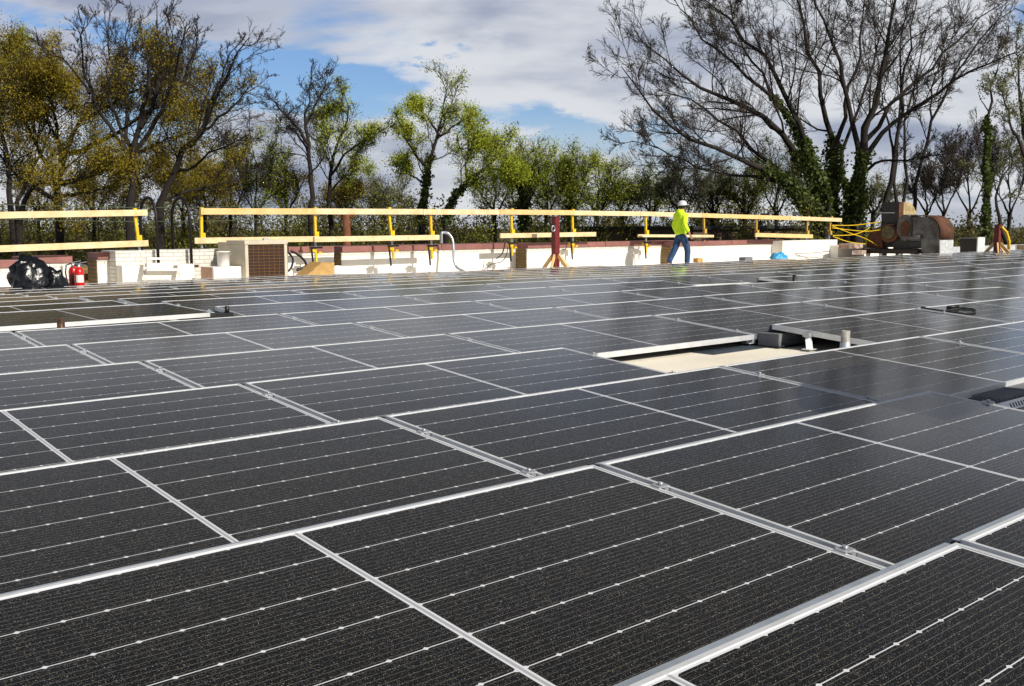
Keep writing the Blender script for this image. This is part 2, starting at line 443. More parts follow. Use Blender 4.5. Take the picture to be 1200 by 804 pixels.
for i in range(n):
    xx = .14+i*(L_-.14)/n; g.box((xx+.022, 0, .038), (.014, .002, .0438))
g.xf(Md); obj('slotted_plate', g, M_ALU, t)
g = G(); g.box((L_/2, .02, .085), (L_, .04, .002)); g.xf(Md); obj('top_flange', g, M_ALUD, t)

def vent(px, pytop, Y, r, zb, label, mt, cap=None, flash=True):
    d = ray(px, pytop); p = CAM+d*(Y/d[1])
    t = thing('vent_pipe', (p[0], p[1], zb), label, 'vent pipe')
    g = G(); g.lathe([(r, 0), (r, p[2]-zb), (r*.82, p[2]-zb), (r*.82, p[2]-zb-.08), (0, p[2]-zb-.08)], (p[0], p[1], zb), 18)
    obj('pipe', g, mt, t)
    if flash:
        g = G(); g.lathe([(r*2.4, 0.0), (r*2.2, .01), (r*1.25, .02), (r*1.15, .10), (r*1.02, .105)], (p[0], p[1], zb), 18)
        obj('flashing', g, M_ALUD, t)
    return t
M_PVC = mat('shade_toned_white_pipe', (.38, .36, .33), .5, noise=(20, .4))  # white pipe, greyed in its colour for the shaded half
M_COPPER = mat('copper_brown_pipe', (.13, .07, .045), .45, .5, noise=(30, .5))
vent(991, 387.5, 3.62, .029, ROOF0, 'short white vent pipe standing at right corner of the square gap', M_PVC)
vent(71, 373, 8.02, .028, ROOF0, 'short rusty vent pipe poking up between panels at far left', M_COPPER)
vent(931, 322, 8.22, .026, ROOF0-.05, 'short black vent pipe among the far panels right of centre', M_BLACK)
# black box put in for the dark opening of the slot at left
g = G(); p = hitz(260, 370, -.05); g.box((p[0], p[1], -.06), (.16, .12, .07)); g.tube([(p[0]+.05, p[1], -.03), (p[0]+.05, p[1], .03)], .02, 10)
tag(obj('dark_opening_box', g, M_BLACK), 'small black box standing for the dark opening between panels at left', 'dark opening')

# cable loop lying on the far right panels
pts = []
for px, py in [(1080, 360), (1090, 362.3), (1106, 364.5), (1122, 366.5), (1136, 367), (1143, 365.5), (1141, 362.5), (1132, 361.5), (1124, 360.8), (1116, 360.6), (1110, 360.6)]:
    zz = -.03
    for _ in range(12):                  # settle onto the tilted glass of the third row
        h = hitz(px, py, zz); zz = zs(h[0], h[1])-(far_y(2, h[0], False)-h[1])*DZ/WC+.008
    pts.append((h[0], h[1], h[2]))
pp = [np.array(p) for p in pts]; pts = []
for i in range(len(pp)-1):
    p0, p1, p2, p3 = pp[max(i-1, 0)], pp[i], pp[i+1], pp[min(i+2, len(pp)-1)]
    for q in np.linspace(0, 1, 6, endpoint=False):
        pts.append(.5*((2*p1)+(-p0+p2)*q+(2*p0-5*p1+4*p2-p3)*q*q+(-p0+3*p1-3*p2+p3)*q**3))
pts.append(pp[-1])
g = G(); g.tube(pts, .0075, 8)
g.tube([pts[-1], np.array(pts[-1])+np.array([.10, -.05, 0.012])], .014, 8)
tag(obj('cable_loop', g, M_BLACK), 'black cable loop lying on the panels at right', 'cable')

# ------------------------------------------------------------------ parapet
def parapet(pxa, pxb, Y, ztop, thick, label, end='brick', top='cope', zc=.13, xa=None, xb=None, brick_upper=.0, zb=None):
    xa = at(pxa, 290, Y)[0] if xa is None else xa; xb = at(pxb, 290, Y)[0] if xb is None else xb
    zb = roofz(xa, Y)-.1 if zb is None else zb
    t = thing('parapet_wall', ((xa+xb)/2, Y, zb), label, 'wall', 'white parapet walls along the roof edge')
    zt = ztop-(zc if top == 'cope' else 0)
    g = G(); g.bb((xa, Y, zb), (xb, Y+thick, zt)); obj('wall', g, M_WHITE if not brick_upper else M_WBRICK, t)
    if top == 'cope':
        g = G(); n = max(1, int((xb-xa)/2.4)); w = (xb-xa)/n
        for i in range(n):
            g.box((xa+w*(i+.5), Y+thick/2, zt+zc/2), (w-.012, thick+.07, zc))
        obj('coping', g, M_COPE, t, bevel=.008)
        g = G(); g.bb((xa, Y-.006, zt-.085), (xb, Y-.001, zt-.004)); obj('brick_course', g, M_WBRICK, t)
    if end == 'brick':
        g = G(); g.bb((xa-.012, Y+.02, zb), (xa-.002, Y+thick, zt-.002)); obj('brick_end', g, M_BRICK, t)
    return t, xa, xb
zt = lambda px, py, Y: at(px, py, Y)[2]
parapet(-120, 22, 19.4, zt(0, 305, 19.4), .45, 'low white parapet wall with maroon coping behind the rubbish bag', end='')
parapet(22, 84, 19.5, zt(60, 300, 19.5), .45, 'maroon coped parapet end behind the black rubbish bag and extinguishers', end='')
parapet(113, 135.5, 19.55, zt(120, 296, 19.55), .5, 'short brick parapet stub with dark coping left of the painted brick block')
t, xa, xb = parapet(135, 270, 19.2, zt(200, 293, 19.2), .75, 'white painted brick parapet between the two ladder handrails', top='', end='', brick_upper=1)
g = G(); g.bb((xa, 18.9, roofz(0, 19)-.1), (xb-.9, 19.19, zt(200, 310, 18.9))); obj('ledge', g, M_WHITE, t)
parapet(337, 391, 19.9, zt(360, 289, 19.9), .5, 'white parapet with maroon coping beside the air conditioner', end='')
parapet(400, 617.5, 20.0, zt(500, 287, 20.0), .95, 'long white parapet behind the curved conduit, maroon coping')
parapet(617, 788.5, 19.6, zt(700, 283.5, 19.6), .40, 'white parapet right of the brick end behind the red post')
parapet(788, 917.5, 19.2, zt(850, 282, 19.2), .40, 'white parapet section right of the walking worker')
parapet(917, 981, 18.8, zt(950, 281.5, 18.8), .40, 'peeling white parapet end below the last rail posts, without coping', top='', end='')
M_SHADEW = mat('low_wall_shade_tone', (.42, .44, .48), .8, noise=(3, .3))  # white wall; its bluish-grey shade is put into the base colour
X0 = at(1108, 290, 18.6)[0]
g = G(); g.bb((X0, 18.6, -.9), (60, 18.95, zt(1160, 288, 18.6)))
tag(obj('parapet_wall', g, M_SHADEW), 'low white parapet wall with shade in its colour at far right behind the dark box', 'wall', 'white parapet walls along the roof edge')
g = G(); xa = at(982, 290, 18.5)[0]; xb = at(1108, 290, 18.5)[0]
g.bb((xa, 18.5, -.9), (xb, 18.85, zt(1000, 287, 18.5)))
tag(obj('parapet_wall', g, M_WHITE), 'low white parapet wall behind the rusty blower', 'wall', 'white parapet walls along the roof edge')
# brown-brick recess seen in the gap at left (between bag and painted block)
g = G(); xa = at(78, 300, 21)[0]; xb = at(140, 300, 21)[0]; g.bb((xa, 21, -2), (xb, 21.3, zt(100, 312, 21)))
t = tag(obj('brick_wall', g, M_BRICK), 'buff brick wall seen through the gap beside the extinguishers', 'wall')
g = G(); g.tube([at(96, 309.5, 20.6), at(136, 309.8, 20.6)], .03, 8)
tag(obj('rusty_pipe', g, M_RUST), 'rusty pipe across the gap beside the extinguishers', 'pipe')
# distant brown brick building beyond the rail
t = thing('brick_building', at(862, 285, 33)*np.array([1, 1, 0])+np.array([0, 0, -6]), 'low brown brick building with dark roof edge seen behind the railing', 'building')
xa = at(812, 270, 33)[0]; xb = at(948, 270, 33)[0]; z1 = zt(860, 268.5, 33)
g = G(); g.bb((xa, 33, -6), (xb, 41, z1)); obj('wall', g, M_BBRICK, t)
g = G(); g.bb((xa-.2, 32.8, z1+.003), (xb+.2, 41.2, z1+.16)); obj('roof', g, M_DARKST, t)
g = G(); xq = at(873, 270, 32.7)[0]; g.bb((xq, 32.55, -3), (xq+.75, 32.98, zt(873, 265.5, 32.7))); obj('chimney', g, brick('red_brick', (.30, .14, .10), (.24, .11, .08), (.3, .26, .2)), t)

# ------------------------------------------------------------------ railing of posts and boards
def board(pa, pb, Y, w, label, m=None, Yb=None, h=.115):
    a = at(pa[0], pa[1], Y); b = at(pb[0], pb[1], Y if Yb is None else Yb)
    g = G()
    d = (b-a); L = np.linalg.norm(d)
    g.bar(a, b, w, h)
    o = obj('rail_board', g, m or M_WOOD, bevel=.004)
    return tag(o, label, 'railing board', 'pine boards of the safety railing')
RY = 19.3
board((-60, 253.3), (172.5, 249.2), RY, .045, 'left upper pine rail board ending above the left ladder handrail')
board((-60, 293.8), (173.5, 285.0), RY, .045, 'left lower pine rail board behind the rubbish bag')
tops = [(235, 247.8, 370, 247.8), (370, 247.8, 495, 248.2), (495.5, 248.4, 585, 248.6), (585.5, 248.4, 672, 249.3), (672, 249.5, 750, 250.6), (750.3, 250.4, 822, 252.4),
        (822.5, 252.4, 925, 255.6), (925.5, 255.5, 986, 257.8)]
nm = ['starting at its left end above the beige cabinet', 'between the rust pole and the left yellow posts', 'above the grey curved conduit', 'yellow tipped, left of the red post',
      'right of the red post', 'behind the worker in yellow', 'right of the worker in yellow', 'at its right end near the blower']
for i, (a, b, c, d) in enumerate(tops):
    board((a, b), (c, d), RY-(.002 if i % 2 else 0), .045, 'upper pine rail board '+nm[i], M_WOOD if i % 3 else M_WOODY, h=.125)
board((228, 282.2), (372, 280.0), RY, .045, 'lower pine rail board above the air conditioner')
board((368, 280.6), (514.5, 278.2), RY-.05, .045, 'lower pine rail board left of the grey curved conduit')
board((586, 276.3), (698, 274.5), RY, .045, 'lower pine rail board crossing behind the red post')
board((747.5, 276.3), (836, 276.8), RY, .045, 'thin lower pine board behind the worker', h=.075)
board((885, 275.3), (952, 277.0), RY-.4, .045, 'lower pine rail board at right end of the railing', M_WOODY, h=.12)
posts = [(157, 244, 166.5, 315), (235.5, 243, 237, 310.5), (368.5, 243, 370.5, 307), (455, 243, 461.5, 304), (504.2, 244.5, 506.2, 303.5), (599, 244, 600, 299.5),
         (670.5, 245, 671.5, 297.5), (756.5, 248, 757.3, 297), (824.7, 250, 825, 291.5), (886.5, 252, 886, 292), (946.5, 253, 944, 292), (973.6, 253.5, 970.5, 292)]
pn = ['leaning post left of the ladder handrails', 'upright post at the left end of the long railing', 'post above the cardboard box', 'leaning post over the long parapet',
      'post just left of the curved conduit', 'post halfway between conduit and red post', 'post just right of the red post', 'post left of the worker', 'post right of the worker',
      'post over the parapet at the dark pillar', 'second post from the right end', 'last post at the right end of the railing']
for i, (a, b, c, d) in enumerate(posts):
    Yp = RY+.06
    p0 = at(a, b, Yp); p1 = at(c, d, Yp); mid = p0+(p1-p0)*.56
    t = thing('railing_post', (p1[0], p1[1], p1[2]), 'yellow steel guard rail '+pn[i], 'railing post', 'yellow clamp posts of the railing')
    my = M_YEL if i < 8 else mat('weathered_yellow_%d' % i, (.55, .34, .05), .5)
    g = G(); g.bar(p0, mid, .05, .05)
    obj('upright', g, my, t)
    g = G(); g.bar(mid, p1+(p0-p1)*.18, .035, .035); obj('sleeve', g, M_STEEL, t)
    g = G(); g.bar(p1+(p0-p1)*.178, p1, .045, .045); g.box(p1+(p0-p1)*.22+np.array([-.09, -.04, 0]), (.13, .10, .09)); g.box(p1+(p0-p1)*.17+np.array([.06, -.04, 0]), (.08, .10, .04))
    obj('clamp', g, my, t, bevel=.004)
    g = G(); q = p1+(p0-p1)*.24; g.bar(q+np.array([-.16, -.10, .02]), q+np.array([-.13, -.12, -.42]), .03, .03); g.bar(q+np.array([-.20, -.10, .03]), q+np.array([.10, -.10, .03]), .03, .04)
    obj('clamp_screw', g, M_IRON, t)
    g = G(); g.tube([p0+(p1-p0)*.03+np.array([0, -.05, -.09]), p0+(p1-p0)*.03+np.array([0, -.05, .03])], .035, 8); obj('rail_hook', g, my, t)
    g = G(); g.box(p0+(p1-p0)*.50+np.array([0, -.05, 0]), (.10, .05, .13)); obj('rail_bracket', g, my, t)

# ------------------------------------------------------------------ things along the wall
def arc(c, r, a0, a1, n, ax):
    return [c+r*(math.cos(R(a0+(a1-a0)*i/n))*ax+math.sin(R(a0+(a1-a0)*i/n))*np.array([0, 0, 1.])) for i in range(n+1)]
for i, (pl, pr_, yt, ybl, ybr) in enumerate([(164.5, 183.5, 231.5, 300, 313), (201.5, 222.5, 231.5, 292, 312)]):
    a = at(pl, 260, 19.75); b = at(pr_, 260, 19.05)
    top = at((pl+pr_)/2, yt, 19.4); ax = (a-b)/2*np.array([1, 1, 0]); rr = np.linalg.norm(ax); ax = ax/rr
    cz = top[2]-rr*1.25; c = (a+b)/2; c[2] = cz
    pts = [np.array([b[0], b[1], at(pr_, ybr, 19.05)[2]])]+[c+ax*(-math.cos(math.pi*j/12))*rr+np.array([0, 0, math.sin(math.pi*j/12)*rr*1.25]) for j in range(13)]+[np.array([a[0], a[1], at(pl, ybl, 19.75)[2]])]
    g = G(); g.tube(pts, .030, 10)
    o = obj('ladder_handrail', g, M_IRON)
    tag(o, ['black hooped ladder handrail nearer the leaning yellow post', 'black hooped ladder handrail nearer the white bucket'][i], 'handrail', 'black roof ladder handrails')
    g = G()
    q = pts[0]; g.box((q[0]-.12, q[1], q[2]-.0), (.5, .06, .05))
    f = obj('foot_bracket', g, M_RUST, o)

# ladder rungs / steps seen between the handrails
t = thing('roof_steps', at(196, 312, 18.75), 'small white steps below the ladder handrails', 'steps')
for i, yy in enumerate((303, 309.5, 316)):
    a = at(171, yy, 18.8-.12*i); b = at(209, yy, 18.8-.12*i)
    g = G(); g.bar(a, b, .10, .04); obj('step', g, M_WHITE, t)
for px in (170, 209.5):
    g = G(); g.bar(at(px, 300, 18.85), at(px, 330, 18.6), .05, .10); obj('stringer', g, M_WBRICK, t)

# rubbish bag
def blob(c, sx, sy, sz, seed, sub=4, crumple=.16):
    import bmesh
    from mathutils import noise as mn
    bm = bmesh.new(); bmesh.ops.create_icosphere(bm, subdivisions=sub, radius=1)
    for v in bm.verts:
        d = v.co.normalized(); n = 0
        for o, a in ((1.6, 1.0), (3.7, .55), (8.0, .28)):
            n += a*(mn.noise(d*o+Vector((seed, 0, 0))))
        f = 1+crumple*n*1.6
        z = d.z*f
        w = 1.0-.20*max(0, z)**1.2 if z > 0 else 1.0
        v.co = Vector((d.x*f*sx*w, d.y*f*sy*w, max(z, -.72)*sz))
    me = bpy.data.meshes.new('bag'); bm.to_mesh(me); bm.free()
    for p in me.polygons: p.use_smooth = True
    return me
base = at(38, 337, 16.6); zr = roofz(base[0], 16.6)
t = thing('rubbish_bag', (base[0], 16.6, zr), 'shiny black plastic rubbish bag slumped against the parapet at left', 'rubbish bag')
me = blob(None, .33, .26, .34, 3.3); me.materials.append(M_BAG)
o = bpy.data.objects.new('bag_body', me); C.objects.link(o); o.parent = t; o.location = (0, 0, .26)
me = blob(None, .20, .16, .16, 7.7, 3, .35); me.materials.append(M_BAG)
o = bpy.data.objects.new('bag_knot', me); C.objects.link(o); o.parent = t; o.location = (-.06, 0, .47)
me = blob(None, .16, .16, .26, 1.7, 3, .25); me.materials.append(M_BAG)
o = bpy.data.objects.new('loose_flap', me); C.objects.link(o); o.parent = t; o.location = (.30, -.1, .20)

# fire extinguishers
def extinguisher(px, pyt, Y, label, s=1.0, lab=True):
    top = at(px, pyt, Y); zr = roofz(top[0], Y); h = (top[2]-zr)/s*s
    t = thing('fire_extinguisher', (top[0], Y, zr), label, 'fire extinguisher', 'fire extinguishers beside the bag')
    x, y = top[0], Y; hb = h*.80; r = .072*s
    g = G(); g.lathe([(0, .0), (r*.95, .0), (r, .012), (r, hb-.09), (r*.85, hb-.04), (r*.45, hb-.005), (r*.32, hb), (r*.32, hb+.02)], (x, y, zr), 24); obj('cylinder', g, M_BRED, t)
    g = G(); g.lathe([(r*.36, hb), (r*.36, hb+.05), (0, hb+.05)], (x, y, zr), 14); g.bar((x, y, zr+hb+.06), (x+.11, y-.05, zr+hb+.085), .02, .012); g.bar((x, y, zr+hb+.04), (x+.10, y-.05, zr+hb+.03), .02, .01)
    obj('valve_handle', g, M_STEEL, t)
    g = G(); g.tube([(x-.03, y, zr+hb+.04), (x-.11, y-.02, zr+hb+.02), (x-.13, y-.03, zr+hb-.1), (x-.11, y-.03, zr+hb-.25)], .011, 8); obj('hose', g, M_BLACK, t)
    if lab:
        a0 = -2.6; g = G(); n = 10; vs = []
        for i in range(n+1):
            w = a0+1.7*i/n
            for z in (.45, .72): vs.append((x+(r+.0015)*math.cos(w), y+(r+.0015)*math.sin(w), zr+hb*z))
        g.add(vs, [(2*i, 2*i+2, 2*i+3, 2*i+1) for i in range(n)], True)
        obj('label_sticker', g, M_WHITE, t)
extinguisher(92, 305, 16.9, 'right red fire extinguisher with white label beside the rubbish bag')
extinguisher(85, 303.5, 17.2, 'left red fire extinguisher with silver valve, half hidden behind the other', lab=False)
# white post next to bag
g = G(); p = at(79, 318, 17.6); g.bb((p[0]-.07, 17.6, -.6), (p[0]+.08, 17.72, at(79, 312, 17.6)[2]))
tag(obj('white_post', g, M_WHITE), 'short white post between the rubbish bag and the extinguishers', 'post')

# bucket and white block
Yb = 18.3; p = at(262, 312, Yb)
g = G(); r = .5*(at(271, 300, Yb)-at(252, 300, Yb))@np.array([_cy, _sy, 0]); zt_ = at(262, 294.5, Yb)[2]-p[2]
t = thing('bucket', p, 'white plastic bucket on a painted block beside the beige cabinet', 'bucket')
g.lathe([(0, 0), (r*.84, 0), (r*.88, .01), (r*.97, zt_-.02), (r*1.04, zt_-.02), (r*1.04, zt_), (r*.95, zt_), (r*.82, .03), (0, .03)], p, 24); obj('pail', g, M_GALV if 0 else M_WHITE, t)
g = G(); g.tube([p+np.array([math.cos(a)*r*1.05, math.sin(a)*r*.3-.02, zt_-.05-.12*math.sin(a)]) for a in np.linspace(0, math.pi, 12)], .006, 6); obj('handle', g, M_STEEL, t)
g = G(); q = at(262, 312, Yb); zr = roofz(q[0], Yb); g.bb((q[0]-.32, Yb-.25, zr-.05), (q[0]+.33, Yb+.3, q[2]-.002))
o = obj('painted_block', g, M_WHITE, bevel=.01); tag(o, 'white painted masonry block under the bucket', 'block')
g = G(); g.bb((q[0]-.33, Yb-.22, zr), (q[0]-.322, Yb+.28, q[2]-.01)); obj('bare_end', g, mat('pink_brick', (.55, .36, .26), .9, noise=(12, .2)), o)

# beige cabinet + air conditioner
Ya = 17.9
a = at(287, 287, Ya); b = at(336.5, 287, Ya); zr = roofz(a[0], Ya); zt_ = a[2]
wv = (b-a); wv[2] = 0; L = np.linalg.norm(wv)
t = thing('air_conditioner', ((a[0]+b[0])/2, Ya, zr), 'beige air conditioner with brown louvred grille standing behind the array', 'air conditioner')
g = G(); fr = .065; x0, x1 = a[0], b[0]
g.bb((x0, Ya, zr), (x0+fr, Ya+.75, zt_)); g.bb((x1-fr, Ya, zr), (x1, Ya+.75, zt_)); g.bb((x0-.01, Ya-.01, zt_+.002), (x1+.01, Ya+.76, zt_+.08)); g.bb((x0+fr+.002, Ya+.04, zr), (x1-fr-.002, Ya+.75, zt_-.002))
obj('casing', g, M_BEIGE, t, bevel=.006)
g = G(); g.bb((x0+fr+.003, Ya+.025, zr+.02), (x1-fr-.003, Ya+.035, zt_-.005)); obj('coil', g, mat('dark_coil', (.035, .014, .008), .6, noise=(30, .4)), t)
g = G(); w = x1-x0-2*fr
for i in range(12): 
    z = zr+.05+(zt_-zr-.08)*i/11; g.bb((x0+fr+.004, Ya+.008, z), (x1-fr-.004, Ya+.014, z+.006))
for i in range(1, 7):
    x = x0+fr+w*i/7; g.bb((x-.003, Ya+.0145, zr+.04), (x+.003, Ya+.022, zt_-.01))
obj('grille', g, mat('grille_wire', (.30, .13, .03), .5, .3), t)
g = G(); c = ((x0+x1)/2+.05, Ya+.1, zt_+.10); g.box(c, (.12, .06, .04)); obj('lifting_lug', g, M_GREYBOX, t)
a = at(268.5, 287, 18.6); b = at(287, 287, 18.6)
t = thing('utility_cabinet', ((a[0]+b[0])/2, 18.6, zr), 'narrow beige utility cabinet with grey box on its side beside the air conditioner', 'cabinet')
g = G(); g.bb((a[0], 18.6, zr-.05), (b[0]+.12, 19.1, a[2]+.05)); obj('body', g, M_BEIGE, t, bevel=.006)
c = at(282, 298, 18.5); g = G(); g.box((c[0], 18.53, c[2]), (.15, .12, .32)); obj('meter_box', g, M_GREYBOX, t, bevel=.006)
c = at(277, 294, 18.57); g = G(); g.box((c[0], 18.59, c[2]), (.07, .02, .05)); obj('latch', g, M_BLACK, t)
# wires, cardboard
def cable(pts, Y, r, label, m=M_BLACK, name='cable'):
    g = G(); P = [at(p[0], p[1], p[2] if len(p) > 2 else Y) for p in pts]
    # catmull smoothing
    Q = []
    for i in range(len(P)-1):
        p0, p1, p2, p3 = P[max(i-1, 0)], P[i], P[i+1], P[min(i+2, len(P)-1)]
        for s in np.linspace(0, 1, 6, endpoint=False):
            Q.append(.5*((2*p1)+(-p0+p2)*s+(2*p0-5*p1+4*p2-p3)*s*s+(-p0+3*p1-3*p2+p3)*s**3))
    Q.append(P[-1]); g.tube(Q, r, 8)
    return tag(obj(name, g, m), label, 'cable' if name == 'cable' else name.split('_')[-1])
cable([(337, 295), (343, 303), (342, 312), (338, 318)], 19.0, .022, 'thick black cable curling down beside the air conditioner, left one')
cable([(341, 294), (350, 299), (357, 306), (358, 312), (348, 316)], 18.9, .024, 'thick black cable curling down toward the cardboard, right one')
cable([(348, 317), (357, 313), (368, 308)], 18.8, .026, 'thick black cable lying over the cardboard box')
g = G(); c = at(368, 316, 18.4); x = c[0]; z0 = roofz(x, 18.4)
g.prism([(x-.42, z0), (x+.38, z0), (x+.42, at(378, 308, 18.4)[2]), (x+.12, at(372, 307.5, 18.4)[2])], 'y', 18.3, 18.75)
tag(obj('cardboard_box', g, M_TAN), 'flattened tan cardboard box leaning at the parapet', 'cardboard box')
g = G(); c = at(395, 312, 19.6); g.lathe([(0, 0), (.12, 0), (.13, .3), (.0, .32)], (c[0], 19.6, roofz(c[0], 19.6)), 14); tag(obj('white_tub', g, M_WHITE), 'small white tub at foot of the brick wall end', 'tub')
# dark gap between wall pieces (brick end wall of lower roof)
# conduit gooseneck
P = [(517.5, 285, 19.6), (517.5, 274, 19.6), (519, 272.5, 19.6), (524, 273, 19.6), (528, 276.5, 19.55), (530.5, 282, 19.5), (531.5, 292, 19.45), (532, 305, 19.4), (536, 314, 19.3), (544, 318, 19.0)]
cable(P, 19.4, .032, 'grey metal conduit curving over the long parapet like a swan neck', M_GLASSY, 'curved_conduit')
cable([(566, 318), (575, 310), (588, 306.5), (594, 297), (595, 286)], 19.4, .010, 'thin wire looping up the parapet left of the brick end')
cable([(582, 303), (589, 296), (592, 283)], 19.3, .016, 'short black strap hanging from the rail post clamp')

# red anchor posts
def anchor(px, pyt, pyb, Y, label, strap=False, mw=M_WOODY):
    top = at(px, pyt, Y); zr = roofz(top[0], Y); bot = np.array([top[0], top[1], zr])
    t = thing('anchor_post', bot, label, 'post', 'red roof posts with timber feet')
    g = G(); g.bb((top[0]-.075, Y-.075, zr), (top[0]+.075, Y+.075, top[2])); obj('shaft', g, M_RED, t, bevel=.008)
    g = G(); g.bb((top[0]-.09, Y-.09, top[2]+.002), (top[0]+.09, Y+.09, top[2]+.02)); obj('cap', g, M_RED, t)
    for sx, sy in ((-1, -.6), (1, -.3), (.1, -1.1), (-.2, 1)):
        g = G(); a = np.array([top[0]+.08*sx, Y+.08*sy, zr+.42]); b = np.array([top[0]+.40*sx, Y+.40*sy, zr+.04]); g.bar(a, b, .04, .09); obj('brace', g, mw, t)
    if not strap:
        g = G(); c = np.array([top[0]-.12, Y-.05, top[2]-.28]); g.tube([c+np.array([.055*math.cos(w), 0, .07*math.sin(w)]) for w in np.linspace(0, 2*math.pi, 14)], .016, 6); obj('shackle', g, M_STEEL, t)
    else:
        g = G(); g.tube([np.array([top[0], Y-.1, top[2]-.05]), np.array([top[0]+.25, Y-.15, top[2]-.2]), np.array([top[0]+.42, Y-.18, top[2]-.5]), np.array([top[0]+.40, Y-.18, top[2]-.75])], .045, 6); obj('yellow_strap', g, M_YEL, t)
    return t
anchor(651, 254.5, 308, 18.6, 'tall red steel post on timber braces in front of the parapet')
anchor(1169.5, 264, 303, 14.2, 'red post with yellow strap and timber feet at far right', True)
# odds and ends near the worker
def chip(px, py, Y, d, m, label, cat, name, rz=0.0):
    p = at(px, py, Y); g = G(); g.box((p[0], p[1], max(p[2], roofz(p[0], Y)+d[2]/2)), d, rz); return tag(obj(name, g, m, bevel=.005), label, cat)
chip(818, 305, 18.4, (.3, .15, .12), M_TAN, 'small orange brown offcut on the roof right of the worker', 'offcut', 'wood_offcut', .2)
chip(874, 304, 17.6, (.4, .2, .13), M_CONC, 'grey concrete lump left of the blue sheet by the parapet', 'block', 'concrete_lump', .1)
chip(884, 304.5, 17.8, (.5, .2, .07), M_WHITE, 'pale flat offcut beside the grey concrete lump', 'offcut', 'flat_offcut')
me = blob(None, .30, .22, .14, 5.1, 3, .4); me.materials.append(M_BLUE); o = bpy.data.objects.new('blue_sheet', me); C.objects.link(o); p = at(912, 302, 18.2); o.location = (p[0], p[1], roofz(p[0], 18.2)+.16)
tag(o, 'crumpled blue plastic sheet at foot of the parapet', 'plastic sheet')

# tall dark pilaster box on the wall near the worker (coping end faces)
for px, Y, lab in ((640, 19.2, 0),):
    pass

# ------------------------------------------------------------------ rusty blower with duct
DB = 33.0
XB = 31.2
def B(px, py, off=0.0):                 # sighted point on the blower's west face
    d = ray(px, py); return CAM+d*(XB/d[0])
ux = np.array([0, -1.0, 0]); fz = np.array([1.0, 0, 0])             # the unit stands square to the building
c0 = B(1065, 292); 
t = thing('blower_unit', (c0[0], c0[1], roofz(c0[0], c0[1])), 'rusty rooftop exhaust blower with curved sheet metal duct', 'exhaust blower')
def bprism(poly, d0, d1):                # polygon in picture-parallel plane, extruded away from the camera
    g = G(); n = len(poly); vs = []
    for d in (d0, d1):
        for px, py in poly:
            p = B(px, py); vs.append(p+fz*d)
    g.add(vs, [tuple(range(n)), tuple(range(n, 2*n))[::-1]]+[(i, n+i, n+(i+1) % n, (i+1) % n) for i in range(n)])
    return g
obj('motor_box', bprism([(1034.5, 237), (1053.5, 237), (1053.5, 264), (1034.5, 264)], -.05, .45), M_DARKST, t, bevel=.01)
pe = B(1053.7, 250); YE = pe[1]
g = G(); g.bb((XB-.07, YE-.03, B(1053, 263)[2]), (XB+.22, YE-.002, B(1053, 236.5)[2])); obj('rust_corner', g, M_RUST, t)
cw = [(1058.8, 237.0), (1064, 236.6), (1068, 238.5), (1071, 242.5), (1073, 247), (1074, 251), (1066, 252.5), (1058.8, 256)]
g = G(); n = len(cw); vs = [at(px, py, YE-.02+d) for d in (0, .5) for px, py in cw]
g.add(vs, [tuple(range(n))[::-1], tuple(range(n, 2*n))]+[(i, (i+1) % n, n+(i+1) % n, n+i) for i in range(n)]); obj('cream_cowl', g, M_CREAM, t)
obj('box_trim', bprism([(1034.5, 249.0), (1053.2, 249.0), (1053.2, 249.9), (1034.5, 249.9)], -.262, -.252), M_STEEL, t)
# scroll: round drum facing the camera
def drum(px, py, rpx, d0, d1, m, name, sx=1.0):
    poly = [(px+rpx*sx*math.cos(a), py+rpx*math.sin(a)) for a in np.linspace(0, 2*math.pi, 33)[:-1]]
    return obj(name, bprism(poly, d0, d1), m, t, bevel=.01)
drum(1067, 267, 15.5, -.35, .35, M_RUSTG, 'scroll_housing', .62)
drum(1067.5, 268, 9, -.38, -.355, M_RUST, 'inlet_ring', .62)
drum(1047, 273.5, 10.5, -.30, .45, M_RUST, 'motor_drum', 1.0)
drum(1047.5, 272, 7.5, -.36, -.305, mat('olive_drab_sheet', (.10, .085, .04), .6, .3, noise=(6, .5)), 'motor_cover', 1.0)
obj('drive_cover', bprism([(1020, 283), (1022, 273), (1030, 268), (1036, 272), (1038, 290), (1020, 290)], -.2, .5), M_RUST, t)
obj('motor_block', bprism([(1034, 262), (1043, 262), (1043, 289), (1034, 289)], -.1, .6), M_DARKST, t)
obj('base_frame', bprism([(1015.5, 291.5), (1080.5, 292.2), (1083.5, 293.2), (1083.5, 297.3), (1015.5, 296.5)], -.45, .8), M_IRON, t)
for px in (1024, 1039, 1062, 1076):
    for d in (-.35, .7):
        p = B(px, 296.5)+fz*d; g = G(); g.bb((p[0]-.05, p[1]-.05, roofz(p[0], p[1])), (p[0]+.05, p[1]+.05, p[2])); obj('leg', g, M_GALV if d < 0 else M_IRON, t)
obj('pedestal', bprism([(1052, 280), (1072, 280), (1073, 291.5), (1050, 291.5)], -.2, .4), M_DARKST, t)
# duct: curved elbow of constant depth
side = [(1073.5, 254)]+[(1090+17*math.sin(a), 270.5-16.3*math.cos(a)) for a in np.linspace(0, math.pi/2, 10)]+[(1107, 301.5), (1086, 301.5), (1086, 282), (1073.5, 282)]
g = bprism(side, -.35, .0); obj('duct_side', g, M_RUSTG, t)
